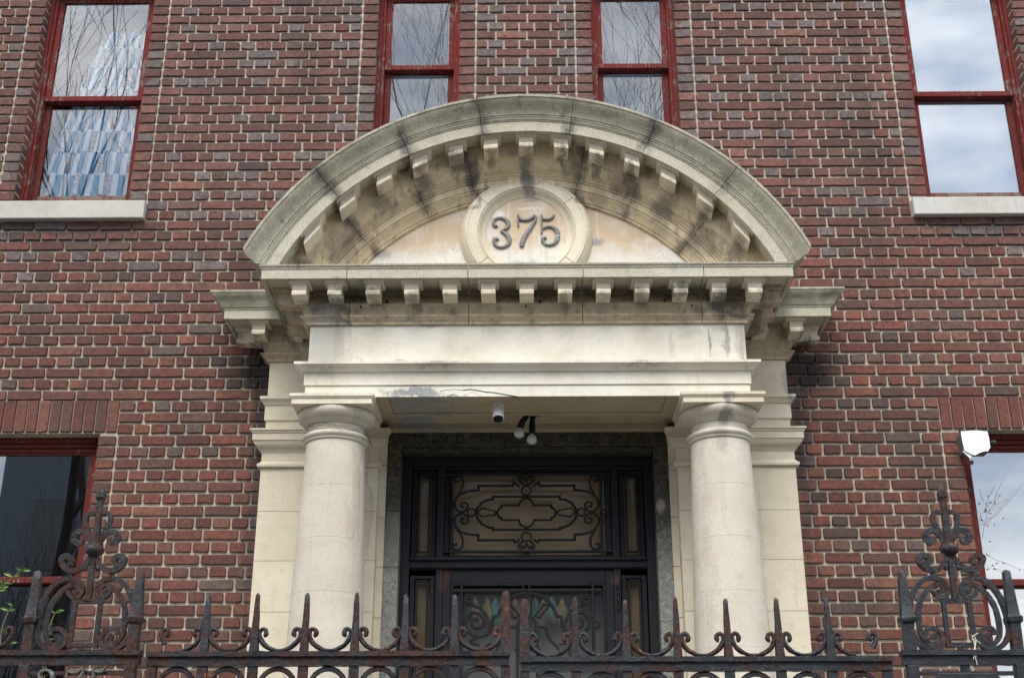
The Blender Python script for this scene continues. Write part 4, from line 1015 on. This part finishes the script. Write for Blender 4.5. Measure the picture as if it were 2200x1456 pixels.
def leaf_gate(spx,postx,zt,hp,xa,xb,mat,label,side):
    g=empty('iron_gate_leaf',((xa+xb)/2,YF,.15)); tag(g,label,'gate',None)
    rail(g,xa,xb,zt,mat)
    spike(g,postx,zt-.002,hp,.034,.022,M['ironr' if side<0 else 'iron'])
    rm=random.Random(int(abs(xa)*100))
    for x in spx:
        spike(g,x,zt-.002,.188+rm.uniform(-.004,.004),.027,.0125,rm.choice([M['iron'],M['iron'],M['ironr'],M['ironl']]))
    allx=sorted(spx+[postx])
    for x in spx:
        for sg in (-1,1):
            mt=rm.choice([M['iron'],M['ironr'],M['iron']])
            if side<0 and x==allx[0] and sg<0: scrollarm(g,x,zt,sg,.16,mt); scrollarm(g,x-.155,zt,1,.16,mt,True); continue
            scrollarm(g,x,zt,sg,.16,mt)
    scrollarm(g,postx,zt,side,.16,mat)
    ends=[xa+.018] if side<0 else []
    e2=[] if side<0 else [xb-.018]
    bars_below(g,ends+allx+e2,zt,M['ironl'] if side>0 else M['iron'])
    return g
SL=[-1.033,-.874,-.714,-.553,-.394,-.236]; leaf_gate(SL,-.072,2.222,.194,-1.212,-.058,M['iron'],'left leaf of the rusty spiked iron gate with the taller central post','-' and -1)
SR=[.150,.311,.473,.634,.796,.957]; leaf_gate(SR,-.012,2.204,.188,-.028,1.147,M['ironl'],'right leaf of the spiked iron gate, sagging lower than the left leaf',1)
gR=[o for o in bpy.data.objects if o.name.startswith('iron_gate_leaf')][-1]
scrollarm(gR,1.118,2.204,-1,.12,M['ironl'],True)
# piers with scroll crowns, traced in px of the left one
AXP=un(183.2,1339,YF)[0]
def cb(px,py): x,z=un(px/6.441,1230+py/6.441,YF); return (x-AXP,z-2.227)
def ca(px,py): x,z=un(px/6.471,1020+py/6.471,YF); return (x-AXP,z-2.227)
L1=[(700,860),(705,800),(760,765),(840,775),(900,830),(915,910),(880,1000),(790,1055),(650,1055),(545,970),(500,850),(500,740),(535,580),(590,410),(680,250),(800,130),(930,75),(1060,90),(1140,170),(1150,270),(1090,345),(1010,350),(955,300),(930,240)]
L2=[(1020,235),(1030,275),(1080,265),(1095,210),(1050,168),(980,172),(920,205),(840,270),(750,370),(690,480),(650,620),(625,760),(625,880),(680,975),(760,1000),(830,955),(840,890),(795,860),(760,885),(775,920)]
S1=[(1262,1140),(1225,1200),(1170,1270),(1080,1325),(980,1335),(900,1285),(858,1210),(868,1150),(925,1125),(985,1145),(1010,1195),(985,1235),(950,1225)]
S2=[(1285,960),(1255,900),(1220,830),(1165,785),(1090,790),(1035,840),(1030,910),(1070,955),(1125,945),(1140,905),(1110,890)]
PT=[(1290,930),(1245,830),(1205,720),(1190,630),(1215,560),(1270,525),(1340,540)]
def crown(parent,AX,ZB,mat,mat2):
    def curve(pts,f,r,name,mt,mirror):
        q=smoothpts([f(*p) for p in pts],2); n=len(q)
        for sg in ((1,-1) if mirror else (1,)):
            rr=[r*(.75+.25*sin(PI*i/(n-1)))+(.0 if 2<i<n-3 else .0005) for i in range(n)]
            m=MB(); m.tube([(AX+sg*x,YF,ZB+z) for x,z in q],[v*1.42 for v in rr],4,flat=1.15,rot=PI/4); jit(m,.0010); m.build(name,mt,parent,smooth=50,bevel=.0022)
    curve(L1,cb,.0083,'outer_scroll',mat,True); curve(L2,cb,.0074,'inner_scroll',mat2,True)
    curve(S1,ca,.0092,'side_scroll',mat,True); curve(S2,ca,.0085,'upper_scroll',mat,True); curve(PT,ca,.0076,'petal',mat2,True)
    def strip(pts,w,name,mt,d=.010,n=6):
        m=MB(); m.tube([(AX+x,YF,ZB+z) for x,z in pts],w,4,flat=d/w if not isinstance(w,list) else 1,rot=PI/4); jit(m,.0010); m.build(name,mt,parent)
    tl=cb(1020,395); bl=cb(1020,395)
    hw=.0285*1.45; zt1=cb(1200,395)[1]; zb1=cb(1150,1000)[1]
    m=MB(); m.poly([(AX-hw,YF,ZB+zb1),(AX-hw,YF,ZB+zt1),(AX+hw,YF,ZB+zt1),(AX+hw,YF,ZB+zb1)],.0105,4,rot=PI/4,closed=True); jit(m,.0010); m.build('frame',mat2,parent)
    m=MB(); m.tube([(AX-.004,YF,ZB),(AX-.004,YF,ZB+zb1)],.009,4,rot=PI/4); m.build('stub',mat,parent)
    z0=zt1; z1=ca(1290,1130)[1]; z2=ca(1330,950)[1]; z3=ca(1380,540)[1]; z4=ca(1400,350)[1]; z5=ca(1410,260)[1]; z6=ca(1440,140)[1]
    def lz(zs_,ws,name,mt,sq=True):
        m=MB(); m.tube([(AX,YF,ZB+z) for z in zs_],ws,4 if sq else 10,rot=PI/4 if sq else 0); jit(m,.0010); m.build(name,mt,parent,smooth=None if sq else 60)
    lz([z0,(z0+z1)/2,z1],[.0135,.0125,.0115],'stem',mat2)
    zc0=ca(1300,1105)[1]; zc1=ca(1310,975)[1]; lz([z1-.002,zc0-.002,zc0+.003,(zc0+zc1)/2,zc1-.003,zc1+.002,z2],[.013,.018,.028,.033,.028,.019,.017],'collar',M['ironl'],False)
    lz([z2,(z2+z3)/2,z3],[.017,.0135,.0125],'core',mat2); lz([z3,z4],[.0125,.0125],'neck',M['ironr'])
    lz([z4,z4+.006,z5,z5+.001,z6],[.014,.019,.019,.017,.0015],'finial',mat)
    for sg in (-1,1):
        a=ca(1215,1230); b=ca(1185,1345)
        m=MB(); m.tube([(AX+sg*a[0],YF,ZB+a[1]),(AX+sg*(a[0]+b[0])/2,YF-.004,ZB+(a[1]+b[1])/2),(AX+sg*b[0],YF-.006,ZB+b[1]+.004),(AX+sg*b[0],YF-.006,ZB+b[1])],[.004,.0075,.0075,.002],8); m.build('leaf_drop',mat2,parent,smooth=60)
        a=ca(1010,1325); b=cb(1000,60)
        m=MB(); m.tube([(AX+sg*a[0],YF,ZB+a[1]),(AX+sg*a[0],YF,ZB+b[1])],.0075,6); m.build('link',mat,parent)
def pier(AX,ZB,xa,xb,posts,mat,mat2,label,nm):
    g=empty('iron_fence_pier',(AX,YF,.15)); tag(g,label,'fence')
    rail(g,xa,xb,ZB,mat)
    for x in posts:
        m=MB(); w=.0155
        zc_=ZB+.095
        rows=[]
        for z,w_ in ((ZB-.001,.0165),(zc_-.012,.0165),(zc_-.011,.0185),(zc_-.006,.0235),(zc_+.008,.0245),(zc_+.013,.0195),(zc_+.016,.0185),(zc_+.06,.0155),(zc_+.11,.0125),(zc_+.155,.010),(zc_+.162,.0035)):
            rows.append([(x-w_,YF-w_,z),(x,YF-w_*1.03,z),(x+w_,YF-w_,z),(x+w_*1.03,YF,z),(x+w_,YF+w_,z),(x-w_,YF+w_,z),(x-w_*1.03,YF,z)])
        m.rows(rows); jit(m,.0013); m.build('post_top',mat2,g,smooth=45)
        m=MB(); m.box(x-.018,x+.018,YF-.018,YF+.018,.15,ZB-.0445); m.build('post',mat,g,bevel=.003)
    crown(g,AX,ZB,mat,mat2)
    m=MB(); m.box(posts[0]+.02,posts[1]-.02,YF-.012,YF+.012,ZB-.30,ZB-.27); m.box(posts[0]+.02,posts[1]-.02,YF-.012,YF+.012,ZB-.075,ZB-.064); m.build('cross_bar',mat,g)
    return g
PL=pier(AXP,2.227,-1.72,-1.232,(-1.598,-1.262),M['iron'],M['iron'],'left iron fence pier with a tall rusty scroll crown above bronze numerals','left')
scrollarm(PL,-1.64,2.227,-1,.16,M['ironr'])
AXR=un(2022,1034,YF)[0]
PR=pier(AXR-.003,2.222,1.176,1.70,(1.208,1.546),M['ironl'],M['ironl'],'right iron fence pier with a dark painted scroll crown and wire ties','right')
# plate under the right pier's rail
m=MB(); x0,z0=un(2003,1448,YF); x1,_=un(2146,1448,YF); m.prism([(x0,z0-.2),(x0,z0-.012),(x0+.018,z0+.004),(x1-.018,z0+.004),(x1,z0-.012),(x1,z0-.2)],YF-.02,YF+.0); m.build('plate',M['ironl'],PR,bevel=.004)
m=MB(); m.box((x0+x1)/2-.012,(x0+x1)/2+.012,YF-.01,YF+.01,z0+.004,2.179); m.build('plate_hanger',M['ironl'],PR)
# numerals on the left pier
hf=empty('house_number',(AXP,YF-.02,2.08)); tag(hf,'old bronze numerals 375 fixed under the rail of the left fence pier','house number')
xc,zt9=un(163,1431,YF-.02); digits(hf,'digit',xc,zt9-.108,.000265,YF-.032,YF-.016,M['bronze'],1.25)
# string, white tape and wires on the right crown
def cR(px,py): x,z=un(1860+px/6.441,1230+py/6.441,YF-.02); return (x,YF-.02,z)
m=MB()
for pts in ([(1560,830),(1520,850),(1480,870),(1475,910),(1500,960),(1510,1020),(1495,1080),(1500,1150),(1490,1190)],[(1500,870),(1530,920),(1520,1000),(1500,1100),(1520,1180),(1545,1270)],[(1480,880),(1460,860)],[(1530,930),(1590,975)],[(1490,900),(1520,960),(1515,1050),(1530,1160)]):
    m.tube([cR(*p) for p in smoothpts(pts,2)],.0013,4)
m.build('string',M['string']); tag(bpy.data.objects['string'],'pale string dangling over the rail of the right fence pier','string')
def wiretie(nm,px0,py0,sc,lab,extra):
    m=MB(); 
    for pts in extra: m.tube([un_(p) for p in smoothpts(pts,2)],.0011,4)
    o=m.build(nm,M['wire']); tag(o,lab,'wire')
def un_(p): x,z=un(1880+p[0]/6.62,1020+p[1]/6.62,YF-.016); return (x,YF-.016,z)
wiretie('wire_tie',0,0,0,'rusty wire loop tied below the finial of the right fence crown',[[(880,400),(830,380),(820,340),(850,330),(890,370),(910,410),(960,440),(1020,430),(1080,420)]])
wiretie('wire_tie',0,0,0,'rusty wire tied across the collar of the right fence crown',[[(930,940),(1000,920),(1090,930),(1150,930),(1220,910)]])
# ================================================================== PLANTS
def sprig(name,stems,label,Y,rl=.5):
    e=empty(name,(stems[0][0][0],Y,1.2)); tag(e,label,'shrub','young shoots behind the left fence pier'); rp=random.Random(len(label))
    sm=MB(); lf=[]
    for st_ in stems:
        pts=[un(px,py,Y) for px,py in st_]; pts=[(pts[0][0]-.01,1.0)]+pts if st_[0][1]>1370 else pts
        q=smoothpts(pts,2); sm.tube([(x,Y,z) for x,z in q],[.0026-.0018*i/len(q) for i in range(len(q))],5)
        for i in range(3,len(q),7):
            x,z=q[i]
            if z<2.0: continue
            for sg in (-1,1):
                lf.append((x,z,sg))
        lf.append((q[-1][0],q[-1][1],rp.choice([-1,1])))
    sm.build('stem',M['stem'],e,smooth=60)
    for (x,z,sg) in lf[:60]:
        m=MB(); L=rp.uniform(.018,.034)*rl*2; w=L*.16; el=rp.uniform(.1,.8); dx,dz=sg*cos(el),sin(el); dy=rp.uniform(-.4,.4)
        c=[]; 
        for t_,wd in ((0,.1),(.3,.9),(.6,1),(.85,.5),(1,.02)):
            px_=x+dx*L*t_; pz_=z+dz*L*t_-.25*L*t_*t_; py_=Y+dy*L*t_
            c.append([(px_-dz*w*wd,py_-.002,pz_+dx*w*wd*sg*sg),(px_,py_+.0015,pz_),(px_+dz*w*wd,py_-.002,pz_-dx*w*wd)])
        for a,b in zip(c[:-1],c[1:]):
            for i in range(2): m.add([a[i],a[i+1],b[i+1],b[i]],[(0,1,2,3)])
        m.build('leaf',M['leaf'],e,smooth=80)
sprig('shrub',[[(-6,1270),(10,1255),(25,1240),(43,1226),(48,1224)],[(-10,1272),(0,1262),(6,1250)]],'green shoot with small leaves at the upper left, level with the post top',-3.05,.62)
sprig('shrub',[[(0,1400),(2,1358),(10,1330),(20,1308),(27,1300)],[(-5,1384),(8,1388),(18,1384),(22,1380)]],'green shoot at the left edge behind the fence pier, lowest of the shoots',-3.05,.55)
sprig('shrub',[[(100,1400),(92,1372),(88,1356)],[(104,1352),(112,1330),(118,1316),(124,1310)],[(104,1400),(102,1375),(104,1352)]],'green shoot seen through the scrolls of the left fence crown',-3.1,.5)
# vine reflection, built as solid twigs in front of the lower right window
def uv_(px,py): x,z=un(1880+px/6.62,1020+py/6.62,.06); return (x,.06,z)
vn=empty('reflected_vine',(2.8,.06,2.9)); tag(vn,'thin vine twigs with a few brown leaves standing in for a reflection on the white lower right window','vine')
m=MB(); vr=random.Random(9)
for pts in ([(1530,900),(1540,790),(1560,690),(1590,590),(1620,500),(1680,420),(1730,360),(1790,260)],[(1480,200),(1510,300),(1540,380),(1600,440),(1640,460)],[(1600,620),(1680,610),(1760,540),(1850,430),(1950,330),(2110,110)],[(1690,430),(1790,390),(1860,350),(1940,375)],[(1570,1110),(1640,1160),(1720,1210),(1850,1250),(1960,1300),(2110,1345)],[(1700,400),(1720,250),(1800,120),(1830,40)],[(1490,560),(1520,640),(1550,680)]):
    q=smoothpts(pts,2); m.tube([uv_(*p) for p in q],[.0017-.001*i/len(q) for i in range(len(q))],5)
m.build('stem',M['dry'],vn)
for (px,py) in [(1610,290),(1760,280),(1560,510),(1640,530),(1590,700),(1835,600),(1625,930),(1690,390),(1830,1235),(1670,1270),(2060,1330),(1590,1130),(1730,1240),(1700,370)]:
    x,y,z=uv_(px,py); m=MB()
    for k in range(3):
        a=vr.uniform(-2.6,-.4); L=.016; m.add([(x,y,z),(x+L*.5*cos(a)-.004,y-.004,z+L*.5*sin(a)),(x+L*cos(a),y-.002,z+L*sin(a)),(x+L*.5*cos(a)+.004,y,z+L*.5*sin(a)+.002)],[(0,1,2,3)])
    m.build('leaf',M['dry'],vn)
# ---- bare street trees behind the camera and the houses across the street (seen in the panes)
def tree(name,x,y,h,r0,seed,label,lean=0,levels=6,split=3.3,forkz=.28):
    e=empty(name,(x,y,.13)); tag(e,label,'tree'); rt=random.Random(seed); tr=MB(); br=MB()
    def grow(p,d,L,r,lv):
        n=4; pts=[p]; dd=d.copy(); rr=[r]
        for i in range(n):
            dd=(dd+Vector((rt.gauss(0,.13),rt.gauss(0,.13),rt.gauss(.09,.06)))).normalized(); pts.append(pts[-1]+dd*L/n); rr.append(max(.0034,r*(1-.46*(i+1)/n)))
        (tr if lv<=0 else br).tube(pts,rr,7 if lv<2 else (5 if lv<4 else 3))
        if lv>=levels or r<.003: return
        k=int(split+rt.random()) 
        for j in range(k):
            t_=rt.uniform(.45,1) if j else 1; idx=min(n,max(1,round(t_*n))); a=rt.uniform(0,2*PI); sp=rt.uniform(.25,.62) if j else rt.uniform(.04,.22)
            side=Vector((cos(a),sin(a),0)); nd=(dd*cos(sp)+side*sin(sp)+Vector((0,0,.22))).normalized()
            grow(pts[idx],nd,L*rt.uniform(.62,.86),rr[idx]*rt.uniform(.55,.78),lv+1)
    grow(Vector((x,y,.1)),Vector((lean,0,1)).normalized(),h*forkz,r0,0)
    tr.build('trunk',M['wood'],e); br.build('branches',M['wood'],e)
tree('bare_tree',-6.0,-8.2,22,.17,26,'bare tree whose limbs are reflected in the left windows',0,6,3.2,.24)
tree('bare_tree',-1.7,-12.2,24,.15,22,'bare tree whose fine branches are reflected in the left narrow window',0,6,3.2,.26)
tree('bare_tree',1.9,-12.4,24,.15,25,'bare tree whose fine branches are reflected in the right narrow window',0,6,3.2,.26)
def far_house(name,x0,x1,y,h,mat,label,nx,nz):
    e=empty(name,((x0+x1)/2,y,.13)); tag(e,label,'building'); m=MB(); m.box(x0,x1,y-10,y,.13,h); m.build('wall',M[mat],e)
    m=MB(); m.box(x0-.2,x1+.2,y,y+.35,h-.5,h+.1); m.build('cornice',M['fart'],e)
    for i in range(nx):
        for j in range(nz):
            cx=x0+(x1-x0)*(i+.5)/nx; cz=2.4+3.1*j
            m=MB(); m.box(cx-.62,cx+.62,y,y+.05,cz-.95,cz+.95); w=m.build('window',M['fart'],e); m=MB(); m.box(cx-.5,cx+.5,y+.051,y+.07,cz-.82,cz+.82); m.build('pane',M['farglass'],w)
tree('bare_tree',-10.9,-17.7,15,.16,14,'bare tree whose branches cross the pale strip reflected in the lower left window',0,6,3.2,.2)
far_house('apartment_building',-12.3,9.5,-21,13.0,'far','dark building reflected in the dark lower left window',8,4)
#far_house('pale_building',-27,-12.6,-24,11.5,'farp','pale building reflected at the edge of the dark lower left window',3,3)
